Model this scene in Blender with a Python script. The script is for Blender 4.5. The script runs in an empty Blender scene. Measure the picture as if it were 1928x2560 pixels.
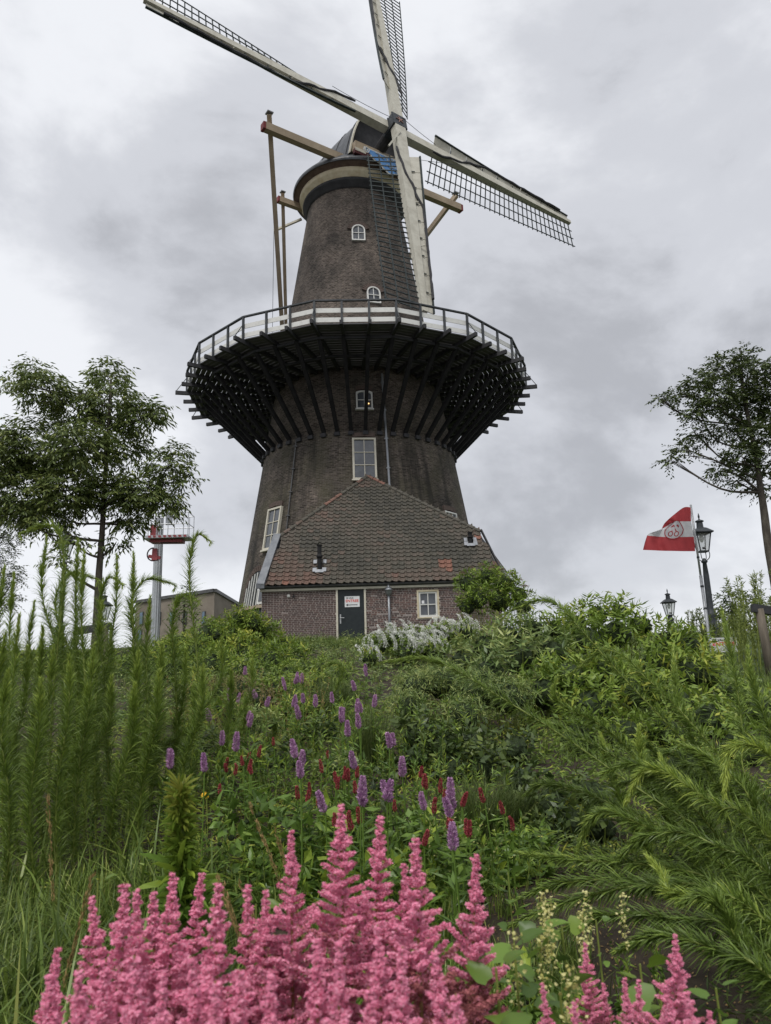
import bpy, math, random
import numpy as np
from mathutils import Vector, Matrix
sc = bpy.context.scene
PI = math.pi
rad = math.radians
random.seed(7)
rng = np.random.default_rng(7)

# ---------------------------------------------------------------- camera
PITCH, ROLL, FPX = rad(13.1), rad(-1.68), 1852.0
rt0 = np.array([1.0, 0, 0]); FW = np.array([0, math.cos(PITCH), math.sin(PITCH)]); up0 = np.cross(rt0, FW)
RT = math.cos(ROLL) * rt0 + math.sin(ROLL) * up0
UP = -math.sin(ROLL) * rt0 + math.cos(ROLL) * up0
cam_d = bpy.data.cameras.new('camera'); cam = bpy.data.objects.new('camera', cam_d)
sc.collection.objects.link(cam); sc.camera = cam
cam_d.sensor_fit = 'VERTICAL'; cam_d.sensor_height = 36.0; cam_d.sensor_width = 36.0
cam_d.lens = 36.0 * FPX / 2560.0
cam_d.clip_start = 0.05; cam_d.clip_end = 2000
cam.matrix_world = Matrix(((RT[0], UP[0], -FW[0], 0), (RT[1], UP[1], -FW[1], 0), (RT[2], UP[2], -FW[2], 0), (0, 0, 0, 1)))
cam_d.dof.use_dof = True; cam_d.dof.focus_distance = 22.0; cam_d.dof.aperture_fstop = 8.0

def ray(x, y):   # viewing direction of a photograph pixel (1928 x 2560)
    return FW + RT * (x - 964) / FPX - UP * (y - 1280) / FPX
def at(x, y, Y):
    d = ray(x, y); return d * Y / d[1]
K = 1928.0 / 1666.0
def atd(x, y, Y): return at(x * K, y * K, Y)

# ---------------------------------------------------------------- world and sun
SUN_EL, SUN_AZ = rad(58), rad(200)
w = bpy.data.worlds.new('World'); sc.world = w; w.use_nodes = True
nt = w.node_tree; nt.nodes.clear()
def N(t, tree=None, **k):
    n = (tree or nt).nodes.new(t)
    for a, b in k.items(): setattr(n, a, b)
    return n
def wmath(op, a, b=None, c=None, clamp=False):
    n = N('ShaderNodeMath', operation=op); n.use_clamp = clamp
    for i, v in enumerate((a, b, c)):
        if v is None: continue
        if isinstance(v, (int, float)): n.inputs[i].default_value = v
        else: nt.links.new(v, n.inputs[i])
    return n.outputs[0]
sky = N('ShaderNodeTexSky', sky_type='NISHITA'); sky.sun_disc = False
sky.sun_elevation = SUN_EL; sky.sun_rotation = SUN_AZ
tc = N('ShaderNodeTexCoord')
mp = N('ShaderNodeMapping'); mp.inputs['Scale'].default_value = (1, 1, 1.7); mp.inputs['Location'].default_value = (2.1, 0.4, 0.3)
nt.links.new(tc.outputs['Generated'], mp.inputs['Vector'])
n1 = N('ShaderNodeTexNoise'); n1.inputs['Scale'].default_value = 2.6; n1.inputs['Detail'].default_value = 8; n1.inputs['Roughness'].default_value = 0.56
n1.inputs['Distortion'].default_value = 0.25
nt.links.new(mp.outputs[0], n1.inputs['Vector'])
def blob(px, py, size, amp):     # a broad cloud patch around a direction of the sky
    d = Vector(ray(px, py)).normalized()
    v = N('ShaderNodeVectorMath', operation='DOT_PRODUCT'); v.inputs[1].default_value = d
    nrm = N('ShaderNodeVectorMath', operation='NORMALIZE'); nt.links.new(tc.outputs['Generated'], nrm.inputs[0])
    nt.links.new(nrm.outputs[0], v.inputs[0])
    a = wmath('SUBTRACT', 1.0, v.outputs['Value'])
    a = wmath('DIVIDE', a, -(1 - math.cos(rad(size))))
    return wmath('MULTIPLY', wmath('EXPONENT', a), amp)
tot = n1.outputs['Fac']
for b in ((140, 330, 11, 0.14), (430, 160, 9, 0.09), (40, 760, 8, .10), (450, 470, 9, -0.10), (180, 560, 10, -.10), (650, 300, 8, -.06), (1300, 150, 16, .02), (1600, 300, 12, .0), (1500, 830, 10, -0.08), (1250, 600, 9, -.05), (1200, 1150, 12, -.04), (520, 300, 7, -.05), (250, 640, 8, -.05),
          (1850, 500, 12, 0.0), (340, 1000, 10, 0.05), (1650, 1330, 8, -.08), (1650, 1480, 5, .12), (80, 1450, 9, .1), (560, 1150, 7, -.05)):
    tot = wmath('ADD', tot, blob(*b))
cr = N('ShaderNodeValToRGB'); cr.color_ramp.interpolation = 'EASE'
e = cr.color_ramp.elements
e[0].position = 0.26; e[0].color = (0.315, 0.322, 0.345, 1)
e[1].position = 0.415; e[1].color = (0.44, 0.45, 0.48, 1)
x = e.new(0.61); x.color = (0.60, 0.61, 0.635, 1)
nt.links.new(tot, cr.inputs[0])
bg1 = N('ShaderNodeBackground'); bg1.inputs[1].default_value = 0.08; nt.links.new(sky.outputs[0], bg1.inputs[0])
bg2 = N('ShaderNodeBackground'); bg2.inputs[1].default_value = 1.0; nt.links.new(cr.outputs[0], bg2.inputs[0])
mx = N('ShaderNodeMixShader'); mx.inputs[0].default_value = 0.94
nt.links.new(bg1.outputs[0], mx.inputs[1]); nt.links.new(bg2.outputs[0], mx.inputs[2])
wo = N('ShaderNodeOutputWorld'); nt.links.new(mx.outputs[0], wo.inputs[0])
sd = bpy.data.lights.new('sun', 'SUN'); sd.energy = 1.5; sd.angle = rad(20); sd.color = (1, .97, .93)
sun = bpy.data.objects.new('sun', sd); sc.collection.objects.link(sun)
# sun high behind the camera's left shoulder, veiled by cloud
sv = Vector((math.sin(SUN_AZ) * math.cos(SUN_EL), math.cos(SUN_AZ) * math.cos(SUN_EL), math.sin(SUN_EL)))
sun.rotation_euler = sv.to_track_quat('Z', 'Y').to_euler()
sc.view_settings.view_transform = 'Standard'; sc.view_settings.look = 'None'
sc.view_settings.exposure = 0.62; sc.view_settings.gamma = 1.0
sc.view_settings.use_curve_mapping = False
sc.render.engine = 'CYCLES'
sc.cycles.transparent_max_bounces = 12; sc.cycles.max_bounces = 6; sc.cycles.diffuse_bounces = 3

# ---------------------------------------------------------------- helpers
COL = sc.collection
WL = {}          # world location of every object that parents others
def tag(o, label=None, cat=None, group=None, kind=None):
    if label: o['label'] = label
    if cat: o['category'] = cat
    if group: o['group'] = group
    if kind: o['kind'] = kind
    return o
def empty(name, loc, rz=0, parent=None):
    o = bpy.data.objects.new(name, None); COL.objects.link(o)
    o.empty_display_size = .1
    if parent is None: o.location = loc; WL[o] = np.array(loc, float)
    else: o.parent = parent; WL[o] = WL[parent]
    o.rotation_euler = (0, 0, rz)
    return o
class MB:
    """collects vertices and faces, builds one mesh object"""
    def __init__(s): s.v = []; s.f = []; s.t = []; s.n = 0; s.uv = None
    def add(s, verts, faces, tint=0.5):
        verts = np.asarray(verts, float).reshape(-1, 3); n = s.n
        s.v.append(verts); s.n += len(verts)
        for f in faces: s.f.append([n + i for i in f])
        s.t.append(np.full(len(verts), tint))
        return s
    def quadstrip(s, A, B, closed=False, tint=.5):
        A = np.asarray(A); B = np.asarray(B); n = len(A)
        m = n if closed else n - 1
        s.add(np.vstack([A, B]), [(i, (i + 1) % n, n + (i + 1) % n, n + i) for i in range(m)], tint)
    def box(s, c, sx, sy, sz, ax=None, tint=.5):
        """box centred c, full sizes, axes rows of ax"""
        c = np.asarray(c, float)
        ax = np.eye(3) if ax is None else np.asarray(ax, float)
        P = [c + ax[0] * sx * a / 2 + ax[1] * sy * b / 2 + ax[2] * sz * d / 2 for a in (-1, 1) for b in (-1, 1) for d in (-1, 1)]
        s.add(P, [(0, 1, 3, 2), (4, 6, 7, 5), (0, 4, 5, 1), (2, 3, 7, 6), (0, 2, 6, 4), (1, 5, 7, 3)], tint); return s
    def bar(s, a, b, w, h, upv=(0, 0, 1), w2=None, h2=None, tint=.5):
        a = np.asarray(a, float); b = np.asarray(b, float); d = b - a; L = np.linalg.norm(d); d /= L
        u = np.asarray(upv, float); sd_ = np.cross(d, u); sd_ /= max(np.linalg.norm(sd_), 1e-9); u = np.cross(sd_, d)
        w2 = w if w2 is None else w2; h2 = h if h2 is None else h2
        P = []
        for p, ww, hh in ((a, w, h), (b, w2, h2)):
            for q, r in ((-1, -1), (1, -1), (1, 1), (-1, 1)): P.append(p + sd_ * ww / 2 * q + u * hh / 2 * r)
        s.add(P, [(3, 2, 1, 0), (4, 5, 6, 7), (0, 1, 5, 4), (1, 2, 6, 5), (2, 3, 7, 6), (3, 0, 4, 7)], tint); return s
    def tube(s, pts, r, seg=8, r2=None, cap=True, tint=.5):
        pts = np.asarray(pts, float); n = len(pts)
        rs = np.linspace(r, r if r2 is None else r2, n) if np.isscalar(r) else np.asarray(r)
        T = np.gradient(pts, axis=0); T /= np.linalg.norm(T, axis=1)[:, None] + 1e-12
        ref = np.array([0, 0, 1.0]) if abs(T[0][2]) < .9 else np.array([1.0, 0, 0])
        rings = []
        for i in range(n):
            a = np.cross(T[i], ref); a /= np.linalg.norm(a) + 1e-12; b = np.cross(T[i], a)
            ref = np.cross(a, T[i]) if True else ref
            an = np.arange(seg) * 2 * PI / seg
            rings.append(pts[i] + rs[i] * (np.cos(an)[:, None] * a + np.sin(an)[:, None] * b))
        V = np.vstack(rings); F = [(i * seg + j, i * seg + (j + 1) % seg, (i + 1) * seg + (j + 1) % seg, (i + 1) * seg + j) for i in range(n - 1) for j in range(seg)]
        if cap: F += [tuple(range(seg))[::-1], tuple((n - 1) * seg + j for j in range(seg))]
        s.add(V, F, tint); return s
    def lathe(s, prof, c=(0, 0, 0), seg=24, tint=.5, rot=0):
        n = len(prof); an = rot + np.arange(seg) * 2 * PI / seg
        V = np.vstack([np.c_[r * np.cos(an), r * np.sin(an), np.full(seg, z)] for r, z in prof]) + np.asarray(c)
        s.add(V, [(i * seg + j, i * seg + (j + 1) % seg, (i + 1) * seg + (j + 1) % seg, (i + 1) * seg + j) for i in range(n - 1) for j in range(seg)], tint); return s
    def poly(s, P, thick=None, nrm=None, tint=.5):
        P = np.asarray(P, float); n = len(P)
        if thick is None: s.add(P, [tuple(range(n))], tint)
        else:
            Q = P - np.asarray(nrm) * thick
            s.add(np.vstack([P, Q]), [tuple(range(n)), tuple(range(2 * n - 1, n - 1, -1))] + [(i, n + i, n + (i + 1) % n, (i + 1) % n)[::1] for i in range(n)], tint)
        return s
    def bulk(s, V, F, T):
        """V (n,3) array, F (m,k) array, T per vertex"""
        s.v.append(V); s.f.append(F + s.n); s.n += len(V); s.t.append(T); return s
    def mesh(s, name, m, off=(0, 0, 0), smooth=False):
        V = np.vstack(s.v) - np.asarray(off); me = bpy.data.meshes.new(name)
        lens = []; idx = []
        lists = []
        for f in s.f:
            if isinstance(f, np.ndarray):
                lens.append(np.full(len(f), f.shape[1])); idx.append(f.ravel())
            else: lens.append(np.array([len(f)])); idx.append(np.array(f))
        lens = np.concatenate(lens).astype(np.int32); idx = np.concatenate(idx).astype(np.int32)
        me.vertices.add(len(V)); me.vertices.foreach_set('co', V.astype(np.float32).ravel())
        me.loops.add(len(idx)); me.loops.foreach_set('vertex_index', idx)
        me.polygons.add(len(lens)); st = np.concatenate([[0], np.cumsum(lens)[:-1]]).astype(np.int32)
        me.polygons.foreach_set('loop_start', st); me.polygons.foreach_set('loop_total', lens)
        me.polygons.foreach_set('use_smooth', np.full(len(lens), bool(smooth)))
        at_ = me.attributes.new('tint', 'FLOAT', 'POINT'); at_.data.foreach_set('value', np.concatenate(s.t).astype(np.float32))
        if s.uv is not None:
            uvl = me.uv_layers.new(name='UVMap'); uvl.data.foreach_set('uv', np.asarray(s.uv)[idx].astype(np.float32).ravel())
        me.update(calc_edges=True); me.validate()
        me.materials.append(m); return me
    def build(s, name, m, parent=None, smooth=False):
        off = WL[parent] if parent is not None else (0, 0, 0)
        o = bpy.data.objects.new(name, s.mesh(name, m, off, smooth)); COL.objects.link(o)
        if parent is not None: o.parent = parent
        WL[o] = np.array(off, float)
        return o
def link(name, me, parent, loc=(0, 0, 0), rot=None, scale=None):
    """object that shares a mesh; loc in world coordinates"""
    o = bpy.data.objects.new(name, me); COL.objects.link(o)
    base = WL[parent] if parent is not None else np.zeros(3)
    o.parent = parent; o.location = np.asarray(loc) - base
    if rot is not None: o.rotation_euler = rot
    if scale is not None: o.scale = scale
    return o

# ---------------------------------------------------------------- materials
def mat(name, c1, c2=None, rough=.7, scale=4, bump=.0, bscale=30, spec=.3, metal=0, stretch=(1, 1, 1), tint=None, coords='Object', trans=0, detail=5, contrast=(.35, .65)):
    m = bpy.data.materials.new(name); m.use_nodes = True; t = m.node_tree; bs = t.nodes['Principled BSDF']
    bs.inputs['Roughness'].default_value = rough; bs.inputs['Specular IOR Level'].default_value = spec; bs.inputs['Metallic'].default_value = metal
    tcn = N('ShaderNodeTexCoord', t); mpn = N('ShaderNodeMapping', t); mpn.inputs['Scale'].default_value = stretch
    t.links.new(tcn.outputs[coords], mpn.inputs[0])
    out = None
    if c2 is not None:
        no = N('ShaderNodeTexNoise', t); no.inputs['Scale'].default_value = scale; no.inputs['Detail'].default_value = detail; no.inputs['Roughness'].default_value = .65
        t.links.new(mpn.outputs[0], no.inputs['Vector'])
        r = N('ShaderNodeValToRGB', t); r.color_ramp.elements[0].position = contrast[0]; r.color_ramp.elements[1].position = contrast[1]
        r.color_ramp.elements[0].color = (*c1, 1); r.color_ramp.elements[1].color = (*c2, 1)
        t.links.new(no.outputs['Fac'], r.inputs[0]); out = r.outputs[0]
    if tint is not None:      # tint: list of colours picked by the 'tint' attribute
        a = N('ShaderNodeAttribute', t); a.attribute_name = 'tint'
        r = N('ShaderNodeValToRGB', t)
        while len(r.color_ramp.elements) < len(tint): r.color_ramp.elements.new(.5)
        for i, c in enumerate(tint):
            r.color_ramp.elements[i].position = i / (len(tint) - 1); r.color_ramp.elements[i].color = (*c, 1)
        t.links.new(a.outputs['Fac'], r.inputs[0])
        if out is None: out = r.outputs[0]
        else:
            mi = N('ShaderNodeMix', t, data_type='RGBA', blend_type='MULTIPLY'); mi.inputs[0].default_value = 1
            t.links.new(r.outputs[0], mi.inputs[6]); t.links.new(out, mi.inputs[7]); out = mi.outputs[2]
    if out is None: bs.inputs['Base Color'].default_value = (*c1, 1)
    else: t.links.new(out, bs.inputs['Base Color'])
    if bump:
        nb = N('ShaderNodeTexNoise', t); nb.inputs['Scale'].default_value = bscale; nb.inputs['Detail'].default_value = 6
        t.links.new(mpn.outputs[0], nb.inputs['Vector'])
        b = N('ShaderNodeBump', t); b.inputs['Strength'].default_value = bump; b.inputs['Distance'].default_value = .02
        t.links.new(nb.outputs['Fac'], b.inputs['Height']); t.links.new(b.outputs[0], bs.inputs['Normal'])
    if trans:
        tr = N('ShaderNodeBsdfTranslucent', t); ms = N('ShaderNodeMixShader', t); ms.inputs[0].default_value = trans
        if out is not None: t.links.new(out, tr.inputs[0])
        else: tr.inputs[0].default_value = (*c1, 1)
        t.links.new(bs.outputs[0], ms.inputs[1]); t.links.new(tr.outputs[0], ms.inputs[2])
        t.links.new(ms.outputs[0], t.nodes['Material Output'].inputs[0])
    return m
def leafmat(name, *cols, rough=.5, trans=.3, spec=.35):
    return mat(name, None, rough=rough, tint=list(cols), trans=trans, spec=spec)

M = {}
M['cream'] = mat('cream_paint', (.56, .53, .44), (.40, .37, .30), rough=.55, scale=3, contrast=(.45, .85), bump=.1)
M['white'] = mat('white_paint', (.62, .62, .59), (.46, .46, .43), rough=.5, scale=5, contrast=(.5, .85))
M['sailwhite'] = mat('weathered_white_paint', (.45, .435, .37), (.30, .28, .23), rough=.6, scale=2.4, contrast=(.42, .8), bump=.12)
M['deck'] = mat('weathered_deck_boards', (.075, .074, .078), (.10, .10, .104), rough=.8, scale=3, bump=.2)
M['strutwood'] = mat('black_strut_timber', (.015, .015, .016), (.026, .025, .026), rough=.9, scale=3, spec=.1)
M['blackwood'] = mat('tarred_timber', (.028, .028, .031), (.045, .045, .048), rough=.75, scale=3, bump=.3, bscale=14)
M['greywood'] = mat('dark_grey_timber', (.035, .04, .045), (.075, .08, .085), rough=.65, scale=3, bump=.2)
M['lath'] = mat('dark_green_lath', (.018, .026, .026), (.04, .05, .05), rough=.6, scale=4)
M['oak'] = mat('oiled_oak', (.42, .345, .25), (.30, .235, .165), rough=.6, scale=1.6, stretch=(1, 1, 1), bump=.15, contrast=(.3, .7))
M['caproof'] = mat('bitumen_felt', (.028, .03, .034), (.075, .08, .088), rough=.42, scale=2.2, bump=.5, bscale=5, spec=.5)
M['soffit'] = mat('brown_boarding', (.085, .055, .045), (.13, .09, .07), rough=.7, scale=3, bump=.2)
M['creamband'] = mat('ochre_cream_moulding', (.58, .52, .38), (.40, .31, .18), rough=.6, scale=2.5, contrast=(.4, .8))
M['iron'] = mat('painted_cast_iron', (.02, .024, .028), (.045, .05, .055), rough=.5, scale=5, bump=.2)
M['glass'] = mat('window_glass', (.045, .05, .058), (.10, .11, .125), rough=.06, scale=1.2, spec=.8)
M['lampglass'] = mat('lantern_glass', (.55, .56, .57), (.45, .46, .47), rough=.15, scale=4, spec=.5)
M['zinc'] = mat('zinc_sheet', (.20, .215, .23), (.30, .31, .33), rough=.4, scale=6, metal=.35, spec=.5, bump=.05)
M['verge'] = mat('old_zinc_flashing', (.12, .13, .145), (.19, .20, .215), rough=.45, scale=3, metal=.25)
M['darkzinc'] = mat('weathered_gutter', (.06, .06, .062), (.11, .11, .11), rough=.5, scale=4)
M['doorgreen'] = mat('dark_green_door_paint', (.014, .019, .021), (.022, .028, .03), rough=.35, scale=6)
M['blue'] = mat('blue_paint', (.10, .26, .58), (.16, .34, .62), rough=.5, scale=6)
M['red'] = mat('red_paint', (.26, .05, .055), (.19, .04, .045), rough=.5, scale=5)
M['faded'] = mat('faded_red_paint', (.30, .16, .13), (.2, .13, .11), rough=.7, scale=9)
M['beamred'] = mat('dark_red_beam_end', (.22, .04, .045), (.15, .035, .035), rough=.6, scale=5)
M['archbrick'] = mat('dark_arch_brick', (.075, .055, .046), (.12, .09, .078), rough=.85, scale=9, bump=.4)
M['hipmortar'] = mat('mossy_mortar', (.10, .09, .07), (.16, .145, .12), rough=.9, scale=9, bump=.4)
M['oxred'] = mat('oxblood_paint', (.10, .025, .025), (.07, .02, .02), rough=.6, scale=5)
M['mortar'] = mat('lime_mortar', (.58, .53, .49), (.46, .42, .385), rough=.9, scale=9, bump=.4, bscale=60)
M['brick'] = mat('handmade_brick', (1, 1, 1), (.62, .6, .6), rough=.85, scale=8, bump=.5, bscale=70,
                 tint=[(.085, .066, .062), (.125, .092, .086), (.165, .112, .10), (.19, .12, .105), (.38, .34, .32)], contrast=(.3, .75))
M['tile'] = mat('clay_pantile', (1, 1, 1), (.55, .57, .5), rough=.75, scale=7, bump=.4, bscale=50, coords='Object',
                tint=[(.075, .071, .062), (.10, .092, .077), (.125, .105, .089), (.15, .108, .09), (.18, .11, .09), (.25, .125, .095)], contrast=(.35, .7))
M['black'] = mat('matt_black', (.012, .012, .013), rough=.7)
M['ink'] = mat('black_print', (.015, .015, .017), rough=.5)
M['redink'] = mat('red_print', (.62, .07, .045), rough=.5)
M['signwhite'] = mat('white_sign_plate', (.72, .73, .74), (.62, .63, .64), rough=.4, scale=5)
M['steel'] = mat('galvanised_steel', (.32, .33, .34), (.45, .46, .47), rough=.4, scale=8, metal=.4)
M['post'] = mat('weathered_post', (.09, .075, .058), (.16, .135, .105), rough=.85, scale=4, stretch=(4, 4, .5), bump=.6, bscale=20)

def tower_mat():
    m = bpy.data.materials.new('old_tower_brick'); m.use_nodes = True; t = m.node_tree; bs = t.nodes['Principled BSDF']
    L = t.links.new
    uv = N('ShaderNodeUVMap', t); uv.uv_map = 'UVMap'
    br = N('ShaderNodeTexBrick', t); br.inputs['Scale'].default_value = 1.0; br.inputs['Brick Width'].default_value = .24; br.inputs['Row Height'].default_value = .085
    br.inputs['Mortar Size'].default_value = .012; br.inputs['Mortar Smooth'].default_value = .3; br.inputs['Bias'].default_value = -.1
    br.inputs['Color1'].default_value = (.040, .034, .030, 1); br.inputs['Color2'].default_value = (.128, .116, .106, 1); br.inputs['Mortar'].default_value = (.15, .14, .13, 1)
    # wavy courses
    nw = N('ShaderNodeTexNoise', t); nw.inputs['Scale'].default_value = 3; L(uv.outputs[0], nw.inputs[0])
    sub = N('ShaderNodeVectorMath', t, operation='SUBTRACT'); L(nw.outputs['Color'], sub.inputs[0]); sub.inputs[1].default_value = (.5, .5, .5)
    sc_ = N('ShaderNodeVectorMath', t, operation='SCALE'); L(sub.outputs[0], sc_.inputs[0]); sc_.inputs['Scale'].default_value = .07
    ad = N('ShaderNodeVectorMath', t, operation='ADD'); L(uv.outputs[0], ad.inputs[0]); L(sc_.outputs[0], ad.inputs[1]); L(ad.outputs[0], br.inputs[0])
    def noise(scale, stretch, detail=5, loc=(0, 0, 0)):
        mp_ = N('ShaderNodeMapping', t); mp_.inputs['Scale'].default_value = stretch; mp_.inputs['Location'].default_value = loc; L(uv.outputs[0], mp_.inputs[0])
        n_ = N('ShaderNodeTexNoise', t); n_.inputs['Scale'].default_value = scale; n_.inputs['Detail'].default_value = detail; n_.inputs['Roughness'].default_value = .62; L(mp_.outputs[0], n_.inputs[0]); return n_.outputs['Fac']
    def ramp(src, p0, p1, c0, c1):
        r = N('ShaderNodeValToRGB', t); r.color_ramp.elements[0].position = p0; r.color_ramp.elements[1].position = p1
        r.color_ramp.elements[0].color = (*c0, 1); r.color_ramp.elements[1].color = (*c1, 1); L(src, r.inputs[0]); return r.outputs[0]
    def mix(a, b, f, mode='MIX'):
        x = N('ShaderNodeMix', t, data_type='RGBA', blend_type=mode)
        if isinstance(f, float): x.inputs[0].default_value = f
        else: L(f, x.inputs[0])
        L(a, x.inputs[6]); L(b, x.inputs[7]); return x.outputs[2]
    col = mix(br.outputs['Color'], ramp(noise(.5, (1, 1, 1)), .35, .68, (.62, .60, .58), (1.55, 1.42, 1.32)), 1.0, 'MULTIPLY')
    # lighter weathered joints in the upper part and red-brown patches
    col = mix(col, ramp(noise(9, (.6, 2.2, 1), 3, (3, 1, 0)), .45, .72, (.75, .75, .75), (1.5, 1.45, 1.38)), 1.0, 'MULTIPLY')
    # green-brown lichen low on the tower (old growth with its own outline)
    sx = N('ShaderNodeSeparateXYZ', t); L(uv.outputs[0], sx.inputs[0])
    low = N('ShaderNodeMapRange', t); low.inputs[1].default_value = 16; low.inputs[2].default_value = 9; L(sx.outputs[1], low.inputs[0])
    ln = ramp(noise(.9, (1, .6, 1), 6, (7, 2, 0)), .42, .62, (0, 0, 0), (1, 1, 1))
    lm_ = N('ShaderNodeMath', t, operation='MULTIPLY'); L(ln, lm_.inputs[0]); L(low.outputs[0], lm_.inputs[1])
    l2 = N('ShaderNodeMath', t, operation='MULTIPLY'); L(lm_.outputs[0], l2.inputs[0]); l2.inputs[1].default_value = .55
    gr = N('ShaderNodeRGB', t); gr.outputs[0].default_value = (.085, .080, .048, 1)
    col = mix(col, gr.outputs[0], l2.outputs[0])
    # soot and rain streaks running down below the gallery struts
    st = ramp(noise(1.5, (1.1, .07, 1), 4, (1, 5, 0)), .50, .66, (0, 0, 0), (1, 1, 1))
    lo2 = N('ShaderNodeMapRange', t); lo2.inputs[1].default_value = 12.6; lo2.inputs[2].default_value = 11; L(sx.outputs[1], lo2.inputs[0])
    s2 = N('ShaderNodeMath', t, operation='MULTIPLY'); L(st, s2.inputs[0]); L(lo2.outputs[0], s2.inputs[1])
    s3 = N('ShaderNodeMath', t, operation='MULTIPLY'); L(s2.outputs[0], s3.inputs[0]); s3.inputs[1].default_value = .75
    dk = N('ShaderNodeRGB', t); dk.outputs[0].default_value = (.020, .019, .016, 1)
    col = mix(col, dk.outputs[0], s3.outputs[0])
    L(col, bs.inputs['Base Color']); bs.inputs['Roughness'].default_value = .85; bs.inputs['Specular IOR Level'].default_value = .25
    b = N('ShaderNodeBump', t); b.inputs['Strength'].default_value = .8; b.inputs['Distance'].default_value = .02
    hb = N('ShaderNodeMath', t, operation='ADD'); L(br.outputs['Fac'], hb.inputs[0]); L(noise(14, (1, 1, 1), 4), hb.inputs[1])
    inv = N('ShaderNodeMath', t, operation='MULTIPLY'); L(hb.outputs[0], inv.inputs[0]); inv.inputs[1].default_value = -1
    L(inv.outputs[0], b.inputs['Height']); L(b.outputs[0], bs.inputs['Normal'])
    return m
M['tower'] = tower_mat()

def text_mesh(s, size, extr=.004, bold=0.0):
    cu = bpy.data.curves.new('t', 'FONT'); cu.body = s; cu.size = size; cu.extrude = extr; cu.offset = bold; cu.align_x = 'CENTER'; cu.align_y = 'CENTER'
    o = bpy.data.objects.new('t', cu); COL.objects.link(o)
    dg = bpy.context.evaluated_depsgraph_get(); dg.update()
    me = bpy.data.meshes.new_from_object(o.evaluated_get(dg)); bpy.data.objects.remove(o)
    return me

# ---------------------------------------------------------------- terrain
def sm(a, b, x):
    t = np.clip((x - a) / (b - a), 0, 1); return t * t * (3 - 2 * t)
GY = [-20, 0, 3, 5, 8, 12, 18, 24, 27.5, 50, 62, 400]
GZ = [-1.5, -1.5, -1.4, -1.2, -.75, -.2, .55, 1.25, 1.6, 1.6, -1.2, -2.0]
def gz(x, y):
    x = np.asarray(x, float); y = np.asarray(y, float)
    z = np.interp(y, GY, GZ)
    far = sm(8, 24, y)
    z = z - far * (sm(13, 34, np.abs(x - (-1.3))) * 2.6)
    z = z - sm(4, 10, x) * sm(6, 12, y) * (1 - sm(24, 29, y)) * .25
    z = z + .06 * np.sin(x * 1.7 + y * .6) * np.sin(y * 1.3 - x * .4) * (1 - sm(26, 30, y))
    return z
def build_ground():
    xs = np.concatenate([np.linspace(-600, -40, 12), np.linspace(-38, 38, 150), np.linspace(40, 600, 12)])
    ys = np.concatenate([np.linspace(-60, -2, 12), np.linspace(-1.5, 34, 150), np.linspace(35, 70, 30), np.linspace(75, 900, 16)])
    X, Y = np.meshgrid(xs, ys); Z = gz(X, Y)
    V = np.c_[X.ravel(), Y.ravel(), Z.ravel()]; nx = len(xs); ny = len(ys)
    i, j = np.meshgrid(np.arange(nx - 1), np.arange(ny - 1)); a = (j * nx + i).ravel()
    F = np.c_[a, a + 1, a + nx + 1, a + nx]
    mb = MB(); mb.bulk(V, F, np.zeros(len(V)))
    m = mat('garden_soil', (.018, .013, .009), (.055, .042, .028), rough=.95, scale=2.5, bump=1.0, bscale=8, detail=8)
    t = m.node_tree; bs = t.nodes['Principled BSDF']; src = bs.inputs['Base Color'].links[0].from_socket
    g = N('ShaderNodeNewGeometry', t); sx = N('ShaderNodeSeparateXYZ', t); t.links.new(g.outputs['Position'], sx.inputs[0])
    mr = N('ShaderNodeMapRange', t); mr.inputs[1].default_value = 3.6; mr.inputs[2].default_value = 5.0; t.links.new(sx.outputs[0], mr.inputs[0])
    mr2 = N('ShaderNodeMapRange', t); mr2.inputs[1].default_value = 9; mr2.inputs[2].default_value = 11; t.links.new(sx.outputs[1], mr2.inputs[0])
    mu = N('ShaderNodeMath', t, operation='MULTIPLY'); t.links.new(mr.outputs[0], mu.inputs[0]); t.links.new(mr2.outputs[0], mu.inputs[1])
    mr3 = N('ShaderNodeMapRange', t); mr3.inputs[1].default_value = 24; mr3.inputs[2].default_value = 27; t.links.new(sx.outputs[1], mr3.inputs[0])
    ma = N('ShaderNodeMath', t, operation='MAXIMUM'); t.links.new(mu.outputs[0], ma.inputs[0]); t.links.new(mr3.outputs[0], ma.inputs[1])
    ng = N('ShaderNodeTexNoise', t); ng.inputs['Scale'].default_value = 1.5; ng.inputs['Detail'].default_value = 8; t.links.new(g.outputs['Position'], ng.inputs[0])
    rg = N('ShaderNodeValToRGB', t); rg.color_ramp.elements[0].position = .35; rg.color_ramp.elements[1].position = .65
    rg.color_ramp.elements[0].color = (.035, .055, .018, 1); rg.color_ramp.elements[1].color = (.075, .10, .035, 1); t.links.new(ng.outputs['Fac'], rg.inputs[0])
    mi = N('ShaderNodeMix', t, data_type='RGBA'); t.links.new(ma.outputs[0], mi.inputs[0]); t.links.new(src, mi.inputs[6]); t.links.new(rg.outputs[0], mi.inputs[7])
    t.links.new(mi.outputs[2], bs.inputs['Base Color'])
    o = mb.build('ground', m, smooth=True); tag(o, kind='structure')
build_ground()

# ================================================================ the windmill
X0, D0 = -1.34, 38.47
C0 = np.array([X0, D0, 0.0])
def tr(z): return 6.96 - .159 * z          # tower radius at height z
GB = 1.55                                   # ground level at the mill
mill = empty('windmill', (X0, D0, GB))
tag(mill, 'tall brick tower windmill with a wide timber gallery and four lattice sails', 'windmill')

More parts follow.
